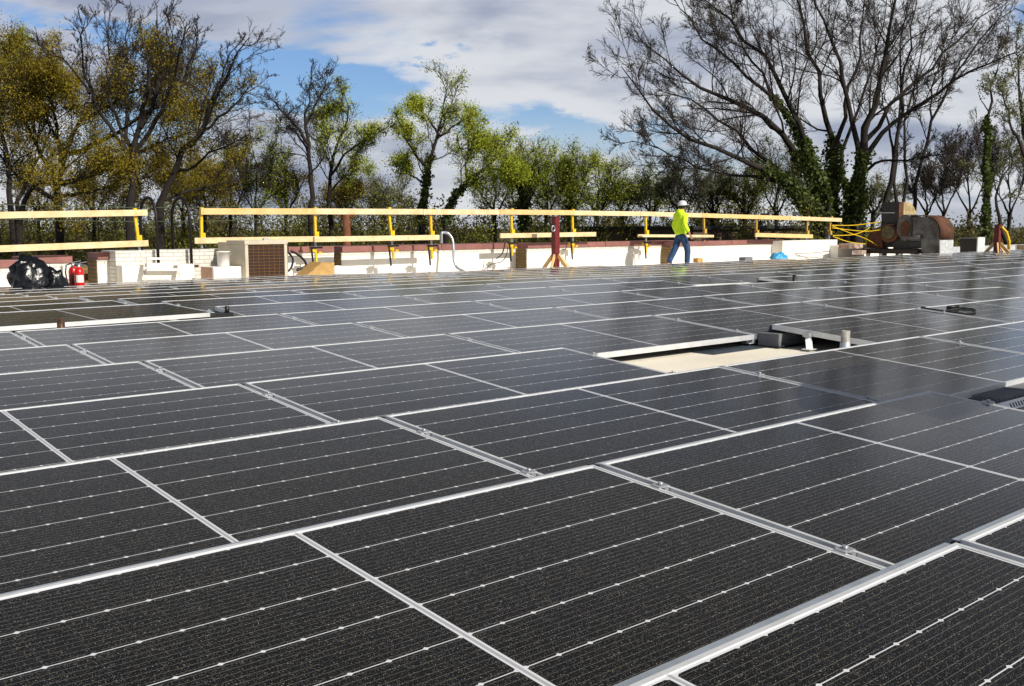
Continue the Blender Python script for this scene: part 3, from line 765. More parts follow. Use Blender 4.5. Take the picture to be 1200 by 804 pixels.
# outer skin (faces right), pushed away from the camera
outer = [(1074, 253.3)]+[(1090+17.8*math.sin(a), 270.5-17.0*math.cos(a)) for a in np.linspace(0, math.pi/2, 12)]+[(1107.8, 281)]
def skin(pts, d0, d1, m, name, inset=1.2):
    g = G(); n = len(pts); vs = []
    for px, py in pts:
        for d in (d0, d1): vs.append(B(px, py)+fz*d)
    g.add(vs, [(2*i, 2*i+1, 2*i+3, 2*i+2) for i in range(n-1)], True)
    o = obj(name, g, m, t); s = o.modifiers.new('s', 'SOLIDIFY'); s.thickness = .03; s.offset = 0
    return o
# far side runs back and to the right so that the curved back shows as in the photo
bk = fz*.86
g = G(); vs = []
for px, py in outer:
    p = B(px, py)-fz*.36; vs += [p, p+bk]
g.add(vs, [(2*i, 2*i+1, 2*i+3, 2*i+2) for i in range(len(outer)-1)], True)
o = obj('duct_back', g, M_RUST, t); s = o.modifiers.new('s', 'SOLIDIFY'); s.thickness = .03
g = G(); p = B(1107.2, 280.5)-fz*.36; q = B(1107.2, 302)-fz*.36
g.add([p, p+bk, q+bk, q], [(0, 1, 2, 3)]); o = obj('duct_riser', g, M_GALV, t); s = o.modifiers.new('s', 'SOLIDIFY'); s.thickness = .03  # sunlit side of the galvanised duct, its brightness put into the colour
obj('duct_band', bprism([(1073.8, 253.2), (1075.6, 253.2), (1075.6, 281), (1073.8, 281)], -.37, .02), M_DARKST, t)
g = G(); g.tube([B(1071, 279)-fz*.42, B(1086.5, 277.8)-fz*.42], .07, 12); obj('silver_pipe', g, M_RUSTG, t)
obj('lower_box', bprism([(1071, 283), (1086.5, 283), (1086.5, 289), (1071, 289)], -.3, .2), M_DARKST, t)
# vent box (skylight curb) right: shaded face dark, sunlit side bright by colour
Dk = 36.5
a = B(1125.5, 280)*np.array([1.17, 1.17, 1]); 
tb = thing('vent_box', (a[0], a[1], roofz(a[0], a[1])), 'vent box with shade-dark face and sunlit-white side panel right of the duct', 'vent box')
def dprism(poly, D, d0, d1):
    g = G(); n = len(poly); vs = []
    for d in (d0, d1):
        for px, py in poly: r_ = ray(px, py); vs.append(CAM+r_*(D/r_[0])+fz*d)
    return g.add(vs, [tuple(range(n)), tuple(range(n, 2*n))[::-1]]+[(i, n+i, n+(i+1) % n, (i+1) % n) for i in range(n)])
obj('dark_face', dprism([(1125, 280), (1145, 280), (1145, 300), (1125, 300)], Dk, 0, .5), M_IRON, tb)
obj('rim', dprism([(1124.5, 278.6), (1145.2, 278.6), (1145.2, 279.9), (1124.5, 279.9)], Dk, -.05, .55), M_RUSTG, tb)
r_ = ray(1145.3, 279); e_ = CAM+r_*(Dk/r_[0]); r2_ = ray(1145.3, 299); f_ = CAM+r2_*(Dk/r2_[0])
g = G(); g.bb((Dk-.02, e_[1]-.04, f_[2]), (Dk+.52, e_[1]-.003, e_[2]+.03)); obj('side_panel', g, M_GALV, tb)
a = atd(1196, 290, 38)
tb = thing('masonry_block', (a[0], a[1], roofz(a[0], a[1])), 'small brick block with white painted side at right edge', 'block')
obj('brick_body', dprism([(1191.5, 287), (1205, 287), (1205, 300), (1191.5, 300)], 38, 0, .6), brick('tan_brick', (.42, .28, .18), (.34, .22, .14), (.3, .26, .2)), tb)
obj('painted_side', dprism([(1189.5, 287.5), (1191.4, 287.5), (1191.4, 299), (1189.5, 299)], 38, 0, .5), M_WHITE, tb)

# yellow barrier tapes from last post to the blower
yt = [[(975, 264), (1000, 264), (1025, 261), (1035, 259.5)], [(975, 267), (1000, 270), (1018, 271), (1034, 269)], [(976, 276), (1000, 275), (1015, 269.5), (1019, 266)],
      [(976, 277), (995, 283.5), (1015, 286)], [(975, 264.5), (996, 273), (1015, 280), (1030, 289)], [(976, 279), (990, 277), (1004, 282)]]
yl = ['yellow safety rope running to the top of the blower', 'yellow safety rope sagging below the topmost one', 'yellow safety rope rising to the drive cover', 'lowest yellow safety rope near the low wall',
      'yellow safety rope slanting down to the blower base', 'short loose yellow safety rope by the last post']
for p, l in zip(yt[:5], yl):
    cable(p, 17.6, .012, l, M_YEL, 'safety_rope')
# far low clutter near unit
g = G(); p = atd(1000, 288, 33.5)
g.box((p[0], p[1], p[2]), (1.3, .5, .16), .2); g.box((p[0]+.8, p[1]-.3, p[2]-.12), (.9, .3, .1), -.3); g.box((p[0]-.3, p[1]-.4, p[2]-.2), (1.1, .3, .12), .4)
tag(obj('flashing_scraps', g, mat('flashing_scrap', (.60, .56, .50), .7, noise=(6, .6, (.25, .10, .05)))), 'heap of pale and rusty metal scraps left of the blower', 'scrap metal')

# unseen caster beyond the right edge, shaped to throw the shadow on the panels
SUN_AZ = R(8); SUN_EL = R(36)
sd = np.array([math.sin(SUN_AZ)*math.cos(SUN_EL), -math.cos(SUN_AZ)*math.cos(SUN_EL), math.sin(SUN_EL)])   # towards the sun
def sunback(px, py, z0, z1):             # a point at height z1 on the sun ray through the sighted spot
    h = hitz(px, py, z0); return h+sd*((z1-z0)/sd[2])
tq = thing('shadow_caster', (4.9, .9, ROOF0), 'unseen grey sheet metal shadow caster with a wide side hood beyond the right edge', 'shadow caster')
g = G(); g.bb((4.62, .72, ROOF0), (5.34, 1.10, .90)); obj('stack', g, M_GALV, tq, bevel=.01)
g = G(); g.prism([(3.90, .82), (5.36, .90), (5.36, 1.26), (4.75, 1.24), (4.25, 1.08), (3.92, .90)], 'y', .66, 1.16); obj('hood', g, M_GALV, tq, bevel=.01)

exec_person = True
# ------------------------------------------------------------------ worker
def skinned(name, joints, edges, m, parent, sub=2, root=0):
    me = bpy.data.meshes.new(name); me.from_pydata([j[:3] for j in joints], edges, [])
    o = bpy.data.objects.new(name, me); C.objects.link(o); o.parent = parent
    sk = o.modifiers.new('skin', 'SKIN'); sv = me.skin_vertices[0].data
    for i, j in enumerate(joints):
        rr = j[3] if hasattr(j[3], '__len__') else (j[3], j[3])
        sv[i].radius = rr; sv[i].use_root = (i == root)
    sk.use_smooth_shade = True
    ss = o.modifiers.new('sub', 'SUBSURF'); ss.levels = sub; ss.render_levels = sub
    me.materials.append(m)
    return o
M_SKIN = mat('skin', (.42, .22, .14), .55)
M_HIVIS = mat('hivis_fabric', (.62, .93, .02), .8, noise=(9, .15), bump=(14, .5))
M_DENIM = mat('denim', (.012, .040, .12), .85, noise=(10, .5, (.03, .08, .19)), bump=(16, .6))
M_BOOT = mat('boot_leather', (.03, .022, .018), .7)
M_HAT = mat('hard_hat_white', (.62, .65, .68), .35)
M_HAIR = mat('dark_hair', (.012, .009, .007), .8)
M_CUFF = mat('faded_cuff', (.36, .44, .52), .9)
PD = 27.6
pf = atd(797.0, 312.6, PD); pz = roofz(pf[0], pf[1])
heading = math.atan2(.42, .91) + math.atan2(_sy, _cy)      # walks to image right and a little away
w = thing('person', (pf[0], pf[1], pz), 'worker in yellow-green hoodie, blue jeans and white hard hat walking away', 'person', rz=heading-math.pi/2)
# local frame: +y = walking direction, +x = his right
S = 1.0
leg = {'hipL': (-.095, .0, .90), 'kneeL': (-.10, -.10, .50), 'ankL': (-.10, -.42, .16), 'hipR': (.095, .0, .90), 'kneeR': (.10, .16, .49), 'ankR': (.10, .16, .09)}
J = [(0, 0, .95, (.12, .09)), (0, .005, 1.12, (.12, .09)), (0, .015, 1.30, (.16, .11)), (0, .02, 1.40, (.12, .085)), (0, .03, 1.47, .052), (0, .045, 1.535, .058),
     (0, .05, 1.61, (.076, .092)), (0, .05, 1.68, (.065, .082)),
     (-.17, .015, 1.385, .058), (-.225, -.06, 1.12, .045), (-.20, .06, .90, .034), (-.195, .085, .855, .030),
     (.17, .015, 1.385, .058), (.245, -.06, 1.13, .045), (.30, .06, .93, .034), (.31, .09, .885, .030),
     (-.095, .0, .86, .07), (-.10, -.10, .50, .055), (-.10, -.29, .17, .042), (-.10, -.31, .09, .04), (-.10, -.19, .035, .035),
     (.095, .01, .86, .07), (.10, .17, .49, .055), (.10, .15, .10, .042), (.10, .15, .05, .042), (.10, .27, .03, .035)]
E_ = [(0, 1), (1, 2), (2, 3), (3, 4), (4, 5), (5, 6), (6, 7), (3, 8), (8, 9), (9, 10), (10, 11), (3, 12), (12, 13), (13, 14), (14, 15), (0, 16), (16, 17), (17, 18), (18, 19), (19, 20), (0, 21), (21, 22), (22, 23), (23, 24), (24, 25)]
body = skinned('body', J, E_, M_SKIN, w)
# hands
for nm, wr, dr in (('hand', (-.195, .085, .855), Vector((0, .35, -1))), ('hand', (.31, .09, .885), Vector((.12, .45, -1)))):
    d = dr.normalized(); wr = Vector(wr); s = Vector((0, 1, .3)).normalized(); s = (s-d*s.dot(d)).normalized()
    js = [(*(wr-d*.02), .022), (*(wr+d*.045), (.018, .030))]; ed = [(0, 1)]
    for i, (o_, L) in enumerate(((-.028, .060), (-.009, .070), (.010, .066), (.028, .052))):
        b = wr+d*.075+s*o_; js += [(*b, .010), (*(b+d*L*.55), .009), (*(b+d*L+Vector((0, 0, -.0))+d.cross(s)*.02), .007)]
        n0 = len(js)-3; ed += [(1, n0), (n0, n0+1), (n0+1, n0+2)]
    b = wr+d*.03+s*.035; js += [(*b, .011), (*(b+d*.035+s*.022), .009)]; ed += [(1, len(js)-2), (len(js)-2, len(js)-1)]
    skinned(nm, js, ed, M_SKIN, body, 1)
JH = [(0, 0, .84, (.185, .150)), (0, 0, .95, (.200, .160)), (0, -.01, 1.15, (.190, .150)), (0, .0, 1.30, (.200, .155)), (0, .005, 1.40, (.150, .130)), (0, -.03, 1.47, (.125, .130)), (0, -.01, 1.56, (.105, .115)),
      (-.175, .015, 1.385, .088), (-.245, -.06, 1.12, .076), (-.215, .05, .91, .058), (.175, .015, 1.385, .088), (.265, -.06, 1.13, .076), (.305, .055, .94, .058)]
skinned('hoodie', JH, [(0, 1), (1, 2), (2, 3), (3, 4), (4, 5), (5, 6), (4, 7), (7, 8), (8, 9), (4, 10), (10, 11), (11, 12)], M_HIVIS, w)
JJ = [(0, 0, .95, (.165, .135)), (0, 0, .88, (.165, .14)), (-.09, .0, .82, .110), (-.10, -.10, .50, .090), (-.10, -.26, .215, .078), (-.10, -.30, .105, .070),
      (.09, .01, .82, .110), (.10, .17, .49, .090), (.10, .155, .18, .078), (.10, .15, .085, .074)]
skinned('jeans', JJ, [(0, 1), (1, 2), (2, 3), (3, 4), (4, 5), (1, 6), (6, 7), (7, 8), (8, 9)], M_DENIM, w)
for a, b, c in (((-.10, -.32, .10), (-.10, -.30, .05), (-.10, -.17, .035)), ((.10, .13, .09), (.10, .15, .045), (.10, .29, .035))):
    skinned('boot', [(*a, .052), (*b, .05), (*c, .042)], [(0, 1), (1, 2)], M_BOOT, w, 2)
hc = Vector((0, .05, 1.635))
g = G(); prof = [(.112, 0), (.116, .004), (.111, .02), (.106, .06), (.088, .10), (.055, .125), (0, .135)]
g.lathe([(0, -.002)]+prof, (0, 0, 0), 24)
g.add([(-.07, .10, .004), (.07, .10, .004), (.05, .17, -.006), (-.05, .17, -.006), (-.07, .10, .012), (.07, .10, .012), (.05, .17, .002), (-.05, .17, .002)], [(3, 2, 1, 0), (4, 5, 6, 7), (0, 1, 5, 4), (1, 2, 6, 5), (2, 3, 7, 6), (3, 0, 4, 7)])
g.add([(-.008, -.11, .05), (.008, -.11, .05), (.008, 0, .142), (-.008, 0, .142)], [(0, 1, 2, 3)])
me = g.mesh('hard_hat', M_HAT); o = bpy.data.objects.new('hard_hat', me); C.objects.link(o); o.parent = w; o.location = hc+Vector((0, 0, .02)); o.rotation_euler = (R(4), 0, 0); o.scale = (1, 1.15, 1)
g = G(); g.lathe([(.0, -.07), (.07, -.06), (.088, -.02), (.090, .03), (0, .04)], (0, 0, 0), 20)
me = g.mesh('hair', M_HAIR); o = bpy.data.objects.new('hair', me); C.objects.link(o); o.parent = body; o.location = hc+Vector((0, -.015, .0)); o.scale = (1, 1.1, 1)
# face features (turned away from the camera)
g = G()
for sx in (-1, 1): g.lathe([(0, -.012), (.011, -.006), (.011, .006), (0, .012)], (sx*.031, .137, 1.625), 10)
me = g.mesh('eyes', M_BOOT); o = bpy.data.objects.new('eyes', me); C.objects.link(o); o.parent = body
g = G(); g.add([(-.012, .135, 1.60), (.012, .135, 1.60), (0, .165, 1.592), (0, .135, 1.64)], [(0, 1, 2), (0, 2, 3), (1, 3, 2)])
me = g.mesh('nose', M_SKIN); o = bpy.data.objects.new('nose', me); C.objects.link(o); o.parent = body

# ------------------------------------------------------------------ utility pole
p = atd(406, 262, 44); t = thing('utility_pole', (p[0], p[1], -6), 'short rust brown wooden pole with crossarm behind the rail', 'utility pole')
M_POLE = mat('rust_wood', (.16, .055, .02), .8, noise=(5, .4))
g = G(); g.tube([(p[0], p[1], -6), (p[0], p[1], atd(406, 250, 44)[2])], .17, 10); obj('pole', g, M_POLE, t)
g = G(); a = atd(397, 252.5, 44); b = atd(415, 251.5, 44); g.bar(a, b, .15, .2); obj('crossarm', g, M_POLE, t)
for nm, D, y0_, y1_, lab in (('power_line', 30, 237, 240, 'thin wire strung behind the left rail boards, upper'), ('power_line', 30, 254, 256, 'thin wire strung behind the left rail boards, lower')):
    g = G(); a = atd(-60, y0_, D); b = atd(340, y1_, D+6)
    g.tube([a+(b-a)*s-np.array([0, 0, .5*s*(1-s)]) for s in np.linspace(0, 1, 10)], .012, 5); tag(obj(nm, g, mat('green_wire'+str(y0_), (.06, .09, .04), .6)), lab, 'power line')

#TB#
# ------------------------------------------------------------------ trees
def nrm(a): return a/(np.linalg.norm(a, axis=-1, keepdims=True)+1e-9)
def tubes_np(pts, rad, n):
    """pts (B,k,3), rad (B,k) -> vertices, quads of B open tubes"""
    B, k = rad.shape
    t = np.empty_like(pts); t[:, 1:-1] = pts[:, 2:]-pts[:, :-2]; t[:, 0] = pts[:, 1]-pts[:, 0]; t[:, -1] = pts[:, -1]-pts[:, -2]; t = nrm(t)
    a = np.cross(t, np.array([.31, .22, .12])); a = nrm(a); b = np.cross(t, a)
    w = 2*np.pi*np.arange(n)/n
    v = pts[:, :, None, :]+rad[:, :, None, None]*(np.cos(w)[None, None, :, None]*a[:, :, None, :]+np.sin(w)[None, None, :, None]*b[:, :, None, :])
    idx = np.arange(B*k*n).reshape(B, k, n); r = np.roll(idx, -1, 2)
    q = np.stack([idx[:, :-1], r[:, :-1], r[:, 1:], idx[:, 1:]], -1).reshape(-1, 4)
    return v.reshape(-1, 3), q
def np_mesh(name, chunks, m, smooth=True):
    V = []; Q = []; o = 0
    for v, q in chunks: V.append(v); Q.append(q+o); o += len(v)
    V = np.concatenate(V).astype(np.float32); Q = np.concatenate(Q).astype(np.int32)
    me = bpy.data.meshes.new(name); me.vertices.add(len(V)); me.vertices.foreach_set('co', V.ravel())
    me.loops.add(Q.size); me.loops.foreach_set('vertex_index', Q.ravel())
    me.polygons.add(len(Q)); me.polygons.foreach_set('loop_start', np.arange(0, Q.size, 4, dtype=np.int32))
    me.polygons.foreach_set('loop_total', np.full(len(Q), 4, dtype=np.int32))
    me.polygons.foreach_set('use_smooth', np.full(len(Q), smooth))
    me.materials.append(m); me.update(calc_edges=True); return me
def children(rg, pts, rad, n, tmin, lfac, ang, jit, up, k=5, rfac=.6, rmin=.006, sag=0.0, tmax=1.0):
    B, K = rad.shape
    L = np.linalg.norm(np.diff(pts, axis=1), axis=2).sum(1)
    t = rg.uniform(tmin, tmax, (B, n)); t = tmin+(tmax-tmin)*(np.arange(n)[None, :]+rg.uniform(0, 1, (B, n)))/n
    f = t*(K-1); i = np.minimum(f.astype(int), K-2); fr = f-i
    bi = np.arange(B)[:, None]
    p = pts[bi, i]*(1-fr)[..., None]+pts[bi, i+1]*fr[..., None]
    T = nrm(pts[bi, i+1]-pts[bi, i]); r = rad[bi, i]*(1-fr)+rad[bi, i+1]*fr
    q = nrm(np.cross(T, rg.normal(size=T.shape)))
    an = np.radians(rg.normal(ang, ang*.25, (B, n)))[..., None]
    d = nrm(np.cos(an)*T+np.sin(an)*q+np.array([0, 0, up]))
    ln = (L[:, None]*lfac*(1.15-.65*t)*rg.uniform(.6, 1.25, (B, n))).reshape(-1)
    p = p.reshape(-1, 3); d = d.reshape(-1, 3); r = r.reshape(-1)
    out = np.empty((len(p), k, 3)); out[:, 0] = p
    for s in range(1, k):
        d = nrm(d+rg.normal(size=d.shape)*jit+np.array([0, 0, up*.5-sag]))
        out[:, s] = out[:, s-1]+d*(ln/(k-1))[:, None]
    r0 = np.maximum(r*rfac, rmin)
    R_ = r0[:, None]*np.linspace(1, .35, k)[None, :]; R_ = np.maximum(R_, rmin*.6)
    return out, R_
def resample(P, Rr, k):
    P = np.array(P, float); Rr = np.array(Rr, float); s = np.concatenate([[0], np.cumsum(np.linalg.norm(np.diff(P, axis=0), axis=1))])
    t = np.linspace(0, s[-1], k)
    # smooth by linear interp then light averaging
    Q = np.stack([np.interp(t, s, P[:, j]) for j in range(3)], 1); q2 = Q.copy(); q2[1:-1] = (Q[:-2]+2*Q[1:-1]+Q[2:])/4
    return q2, np.interp(t, s, Rr)
def leaves_np(rg, pts, n, size, spread, tmin=.2):
    B, K = pts.shape[:2]
    b = rg.integers(0, B, n); f = rg.uniform(tmin, 1, n)*(K-1); i = np.minimum(f.astype(int), K-2); fr = (f-i)[:, None]
    c = pts[b, i]*(1-fr)+pts[b, i+1]*fr+rg.normal(size=(n, 3))*spread
    a = nrm(rg.normal(size=(n, 3))); bb = nrm(np.cross(a, rg.normal(size=(n, 3)))); s = (size*rg.uniform(.5, 1.3, n))[:, None]
    v = np.stack([c-a*s, c-bb*s*.55, c+a*s, c+bb*s*.55], 1).reshape(-1, 3)
    return v, np.arange(4*n).reshape(n, 4)
def leafmat(name, c1, c2, scale=.6, trans=.35):
    M = bpy.data.materials.new(name); M.use_nodes = True; nt = M.node_tree; b = nt.nodes['Principled BSDF']; k = N(nt)
    g = nt.nodes.new('ShaderNodeNewGeometry')
    n = k.noise(g.outputs['Position'], scale, 4, .7); n2 = k.noise(g.outputs['Position'], 9, 1)
    f = k.m('ADD', k.m('MULTIPLY', k.ss(n.outputs['Fac'], .35, .65), .6), k.m('MULTIPLY', k.ss(n2.outputs['Fac'], .35, .65), .4))
    c = k.mix(f, c1, c2); nt.links.new(c, b.inputs['Base Color']); b.inputs['Roughness'].default_value = .7
    tr = nt.nodes.new('ShaderNodeBsdfTranslucent'); nt.links.new(c, tr.inputs[0]); mx = nt.nodes.new('ShaderNodeMixShader'); mx.inputs[0].default_value = trans
    o = nt.nodes['Material Output']; nt.links.new(b.outputs[0], mx.inputs[1]); nt.links.new(tr.outputs[0], mx.inputs[2]); nt.links.new(mx.outputs[0], o.inputs[0])
    return M
M_BARK = mat('dark_bark', (.020, .015, .012), .95, noise=(2.5, .45), bump=(12, .6))
M_BARKG = mat('grey_bark', (.085, .066, .050), .95, noise=(2.5, .4), bump=(12, .6))
M_TWIG = mat('twigs', (.026, .019, .015), .95, noise=(.8, .35))
M_TWIGP = mat('pale_twigs', (.048, .038, .030), .95, noise=(.8, .3))
M_TWIGB = mat('budding_twigs', (.028, .021, .014), .95, noise=(.5, .4))
L_OLIVE = leafmat('mustard_buds', (.15, .115, .004), (.36, .28, .012), .5)
L_GREEN = leafmat('spring_leaves', (.24, .29, .012), (.50, .56, .045), .5)
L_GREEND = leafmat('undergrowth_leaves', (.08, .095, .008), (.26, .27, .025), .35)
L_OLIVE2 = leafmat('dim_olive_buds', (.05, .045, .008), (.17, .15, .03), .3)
L_BUD = leafmat('russet_buds', (.07, .045, .02), (.16, .12, .06), .5)
L_IVY = leafmat('ivy_leaves', (.02, .035, .006), (.11, .15, .02), 1.8, .3)
L_PALE = leafmat('pale_new_leaves', (.12, .13, .05), (.26, .27, .12), .5)

def make_tree(name, label, limbs, D, seed, lv, leaf=None, nleaf=0, lsize=.07, lspread=.12, bark=None, twig=None, ivy=None, group='trees beyond the roof edge',
              nch=(8, 6, 6, 5), lf=(.42, .5, .5, .5), ang=38, up=.10, base=None, first=None, jit=.2, tw_=1.0):
    """limbs = [(pixel polyline, width px start, width px end, depth offset start, end)]"""
    rg = np.random.default_rng(seed)
    K = 12; P = []; Rd = []
    for li in limbs:
        pl, w0, w1, d0, d1 = li
        n = len(pl)
        pts = [atd(x, y, D+d0+(d1-d0)*(i/(n-1))**1.3) for i, (x, y) in enumerate(pl)]
        rr = [(w0*.86+(w1*.42-w0*.86)*(i/(n-1))**.8)*.5*D/F_PX for i in range(n)]
        a, b = resample(pts, rr, K)
        a[1:-1] += rg.normal(size=(K-2, 3))*(np.linalg.norm(a[-1]-a[0])*.008)
        P.append(a); Rd.append(b)
    P = np.array(P); Rd = np.array(Rd)
    bx, by = limbs[0][0][0] if base is None else base
    bp = atd(bx, by, D)
    t = thing(name, (bp[0], bp[1], -6), label, 'tree', group)
    # root section down to the ground for limbs which start low
    ch = [tubes_np(P, Rd, 9)]
    low = [i for i, li in enumerate(limbs) if li[0][0][1] > 225]
    if low:
        q = []; qr = []
        for i in low:
            s = P[i, 0]; e = np.array([bp[0]+(s[0]-bp[0])*.5, bp[1]+(s[1]-bp[1])*.5, -6.1])
            q.append([e+(s-e)*u for u in np.linspace(0, 1, 6)]); qr.append(Rd[i, 0]*np.array([1.5, 1.2, 1.1, 1.05, 1.0, 1.0]))
        ch.append(tubes_np(np.array(q), np.array(qr), 9))
    cur, cr = P, Rd; tw = []; last = None
    for l in range(lv):
        n = nch[l]; 
        nx, nr = children(rg, cur, cr, n, (.30 if l == 0 else .15) if first is None or l else first, lf[l], ang, jit, up, k=6 if l < 2 else 4, rfac=(.38, .48, .55, .6)[l], rmin=(.024, .015, .011, .0085)[l]*D/50*tw_)
        (ch if l == 0 else tw).append(tubes_np(nx, nr, (6, 4, 3, 3)[l]))
        prev = cur; cur, cr = nx, nr
    tr = bpy.data.objects.new('trunk', np_mesh('trunk', ch, bark or M_BARK)); C.objects.link(tr); tr.parent = t; tr.matrix_parent_inverse = root_matrix(t).inverted()
    if tw:
        co = bpy.data.objects.new('crown', np_mesh('crown', tw, twig or M_TWIG)); C.objects.link(co); co.parent = t; co.matrix_parent_inverse = root_matrix(t).inverted()
    if leaf:
        lo = bpy.data.objects.new('foliage', np_mesh('foliage', [leaves_np(rg, cur, nleaf, lsize, lspread)], leaf, False)); C.objects.link(lo); lo.parent = t; lo.matrix_parent_inverse = root_matrix(t).inverted()
    if ivy:
        sel = []
        for (i, t0, t1, cnt, sp) in ivy:
            rr2 = rg.uniform(t0, t1, cnt)*(K-1); a = np.minimum(rr2.astype(int), K-2); fr = (rr2-a)[:, None]
            c = P[i, a]*(1-fr)+P[i, a+1]*fr; r_ = Rd[i, a]
            off = nrm(rg.normal(size=(cnt, 3)))*(r_[:, None]+np.abs(rg.normal(size=(cnt, 1)))*sp*(1+.6*np.sin(rr2*2.3+i))[:, None])
            c = c+off; aa = nrm(rg.normal(size=(cnt, 3))); bb = nrm(np.cross(aa, rg.normal(size=(cnt, 3)))); s = rg.uniform(.05, .13, cnt)[:, None]*D/50
            sel.append((np.stack([c-aa*s, c-bb*s*.7, c+aa*s, c+bb*s*.7], 1).reshape(-1, 3), np.arange(4*cnt).reshape(cnt, 4)))
        io = bpy.data.objects.new('ivy', np_mesh('ivy', sel, L_IVY, False)); C.objects.link(io); io.parent = t; io.matrix_parent_inverse = root_matrix(t).inverted()
    return t

# the great bare tree right of centre
make_tree('bare_tree', 'huge spreading bare tree with ivy on its trunks behind the right end of the railing', [
    ([(1004, 262), (1005, 225), (1009, 180), (1020, 150), (1027, 112), (1042, 56), (1050, 0), (1056, -60)], 17, 3, 0, -3),
    ([(1008, 195), (1001, 150), (994, 105), (975, 56), (960, 19), (949, -10), (940, -60)], 9, 2, 0, 3),
    ([(975, 262), (978, 220), (980, 187), (975, 150), (960, 105), (941, 49), (930, 0), (915, -50)], 14, 3, 1, 4),
    ([(968, 255), (960, 212), (945, 165), (926, 127), (907, 82), (874, 45), (840, 15), (812, -12)], 12, 2.5, -1, -5),
    ([(966, 250), (952, 200), (915, 154), (877, 127), (840, 109), (810, 97), (780, 75), (757, 52)], 12, 2, 0, -4),
    ([(966, 262), (940, 232), (915, 214), (892, 197), (862, 184), (817, 166), (784, 150), (750, 112), (728, 78)], 12, 2, -1, -8),
    ([(962, 262), (930, 215), (900, 188), (862, 160), (835, 132), (800, 112), (768, 105)], 8, 2, 1, 5),
    ([(1010, 190), (1035, 150), (1080, 120), (1125, 90), (1162, 72), (1190, 62)], 8, 1.8, 0, -5),
    ([(1007, 205), (1030, 186), (1052, 190), (1085, 182), (1120, 178)], 5, 1.5, 0, -4),
    ([(1014, 165), (1045, 120), (1085, 88), (1120, 50), (1150, 20), (1180, 0)], 7, 1.8, 0, 4),
    ([(978, 175), (990, 120), (1005, 70), (1010, 20), (1015, -30)], 7, 2, 1, 1),
    ([(950, 185), (915, 118), (885, 95), (850, 75), (822, 40), (800, 12), (785, -10)], 7, 1.8, 0, 3),
    ([(920, 215), (880, 205), (840, 205), (800, 190), (770, 172), (740, 165)], 5, 1.5, -2, -6),
    ([(992, 262), (990, 225), (985, 195), (998, 140), (1020, 90), (1034, 40), (1040, -20)], 9, 2, 2, 6),
    ([(935, 150), (905, 120), (880, 70), (862, 30), (850, -10)], 6, 1.8, 0, 5),
], 50, 11, 4, leaf=L_BUD, nleaf=14000, lsize=.020, lspread=.08, twig=M_TWIGP, bark=M_BARK, nch=(12, 8, 7, 7), lf=(.34, .50, .54, .62), ang=35, up=.09, tw_=.8,
    ivy=[(0, 0, .26, 2500, .15), (2, 0, .30, 2600, .16), (3, 0, .30, 1800, .15), (4, 0, .26, 1600, .16), (5, 0, .30, 2400, .22), (13, 0, .2, 1200, .13), (6, 0, .25, 1500, .2), (11, .0, .3, 900, .12)])
# three slim stems right behind the blower
make_tree('bare_tree', 'slim bare tree behind the left side of the blower', [([(1037, 262), (1039, 232), (1046, 187), (1058, 130), (1062, 90), (1069, 37), (1072, -20)], 9, 2, 0, 0),
    ([(1047, 185), (1040, 140), (1030, 100), (1025, 50)], 4, 1.2, 0, 2)], 54, 21, 4, nch=(8, 6, 5, 4), lf=(.26, .45, .5, .5), ang=28, twig=M_TWIGP, leaf=L_BUD, nleaf=3000, lsize=.03)
make_tree('bare_tree', 'pair of close bare stems rising just behind the blower', [([(1049, 262), (1050, 232), (1054, 169), (1054, 94), (1061, 19), (1064, -30)], 6, 1.8, 0, 0),
    ([(1054, 262), (1056, 232), (1060, 169), (1066, 120), (1082, 60), (1090, 10)], 6, 1.6, 1, 2)], 56, 22, 4, nch=(8, 6, 5, 4), lf=(.24, .45, .5, .5), ang=28, twig=M_TWIGP)
make_tree('bare_tree', 'bare tree leaning right behind the sheet metal duct', [([(1069, 262), (1072, 240), (1080, 187), (1099, 124), (1125, 75), (1162, 37), (1190, 10)], 7, 1.6, 0, -3),
    ([(1090, 150), (1092, 110), (1100, 70), (1110, 30)], 3.5, 1.2, 0, 2)], 52, 23, 4, nch=(8, 6, 5, 4), lf=(.26, .45, .5, .5), ang=32, twig=M_TWIGP)
make_tree('dead_tree', 'tall thin ivy-clad dead stem near the right edge', [([(1155, 277), (1155, 187), (1157, 150), (1159, 112), (1167, 85), (1173, 64)], 8, 1.2, 0, 0),
    ([(1158, 130), (1150, 118), (1146, 108)], 2, .8, 0, 0)], 46, 24, 2, nch=(4, 3), lf=(.12, .4), first=.45, ang=45, ivy=[(0, 0, .66, 2200, .06)])
make_tree('leafing_tree', 'tree with sparse pale new leaves cut by the right edge', [([(1205, 275), (1208, 200), (1200, 150), (1192, 110), (1196, 80), (1190, 55)], 9, 2, 0, 0),
    ([(1206, 190), (1185, 150), (1178, 115), (1170, 100)], 5, 1.2, 0, -3), ([(1180, 285), (1170, 255), (1163, 235), (1175, 205), (1190, 190), (1215, 180)], 6, 2, 0, 3)], 48, 25, 4, leaf=L_PALE, nleaf=6000, lsize=.05,
    nch=(7, 6, 5, 4), lf=(.30, .45, .5, .5), twig=M_TWIGP)
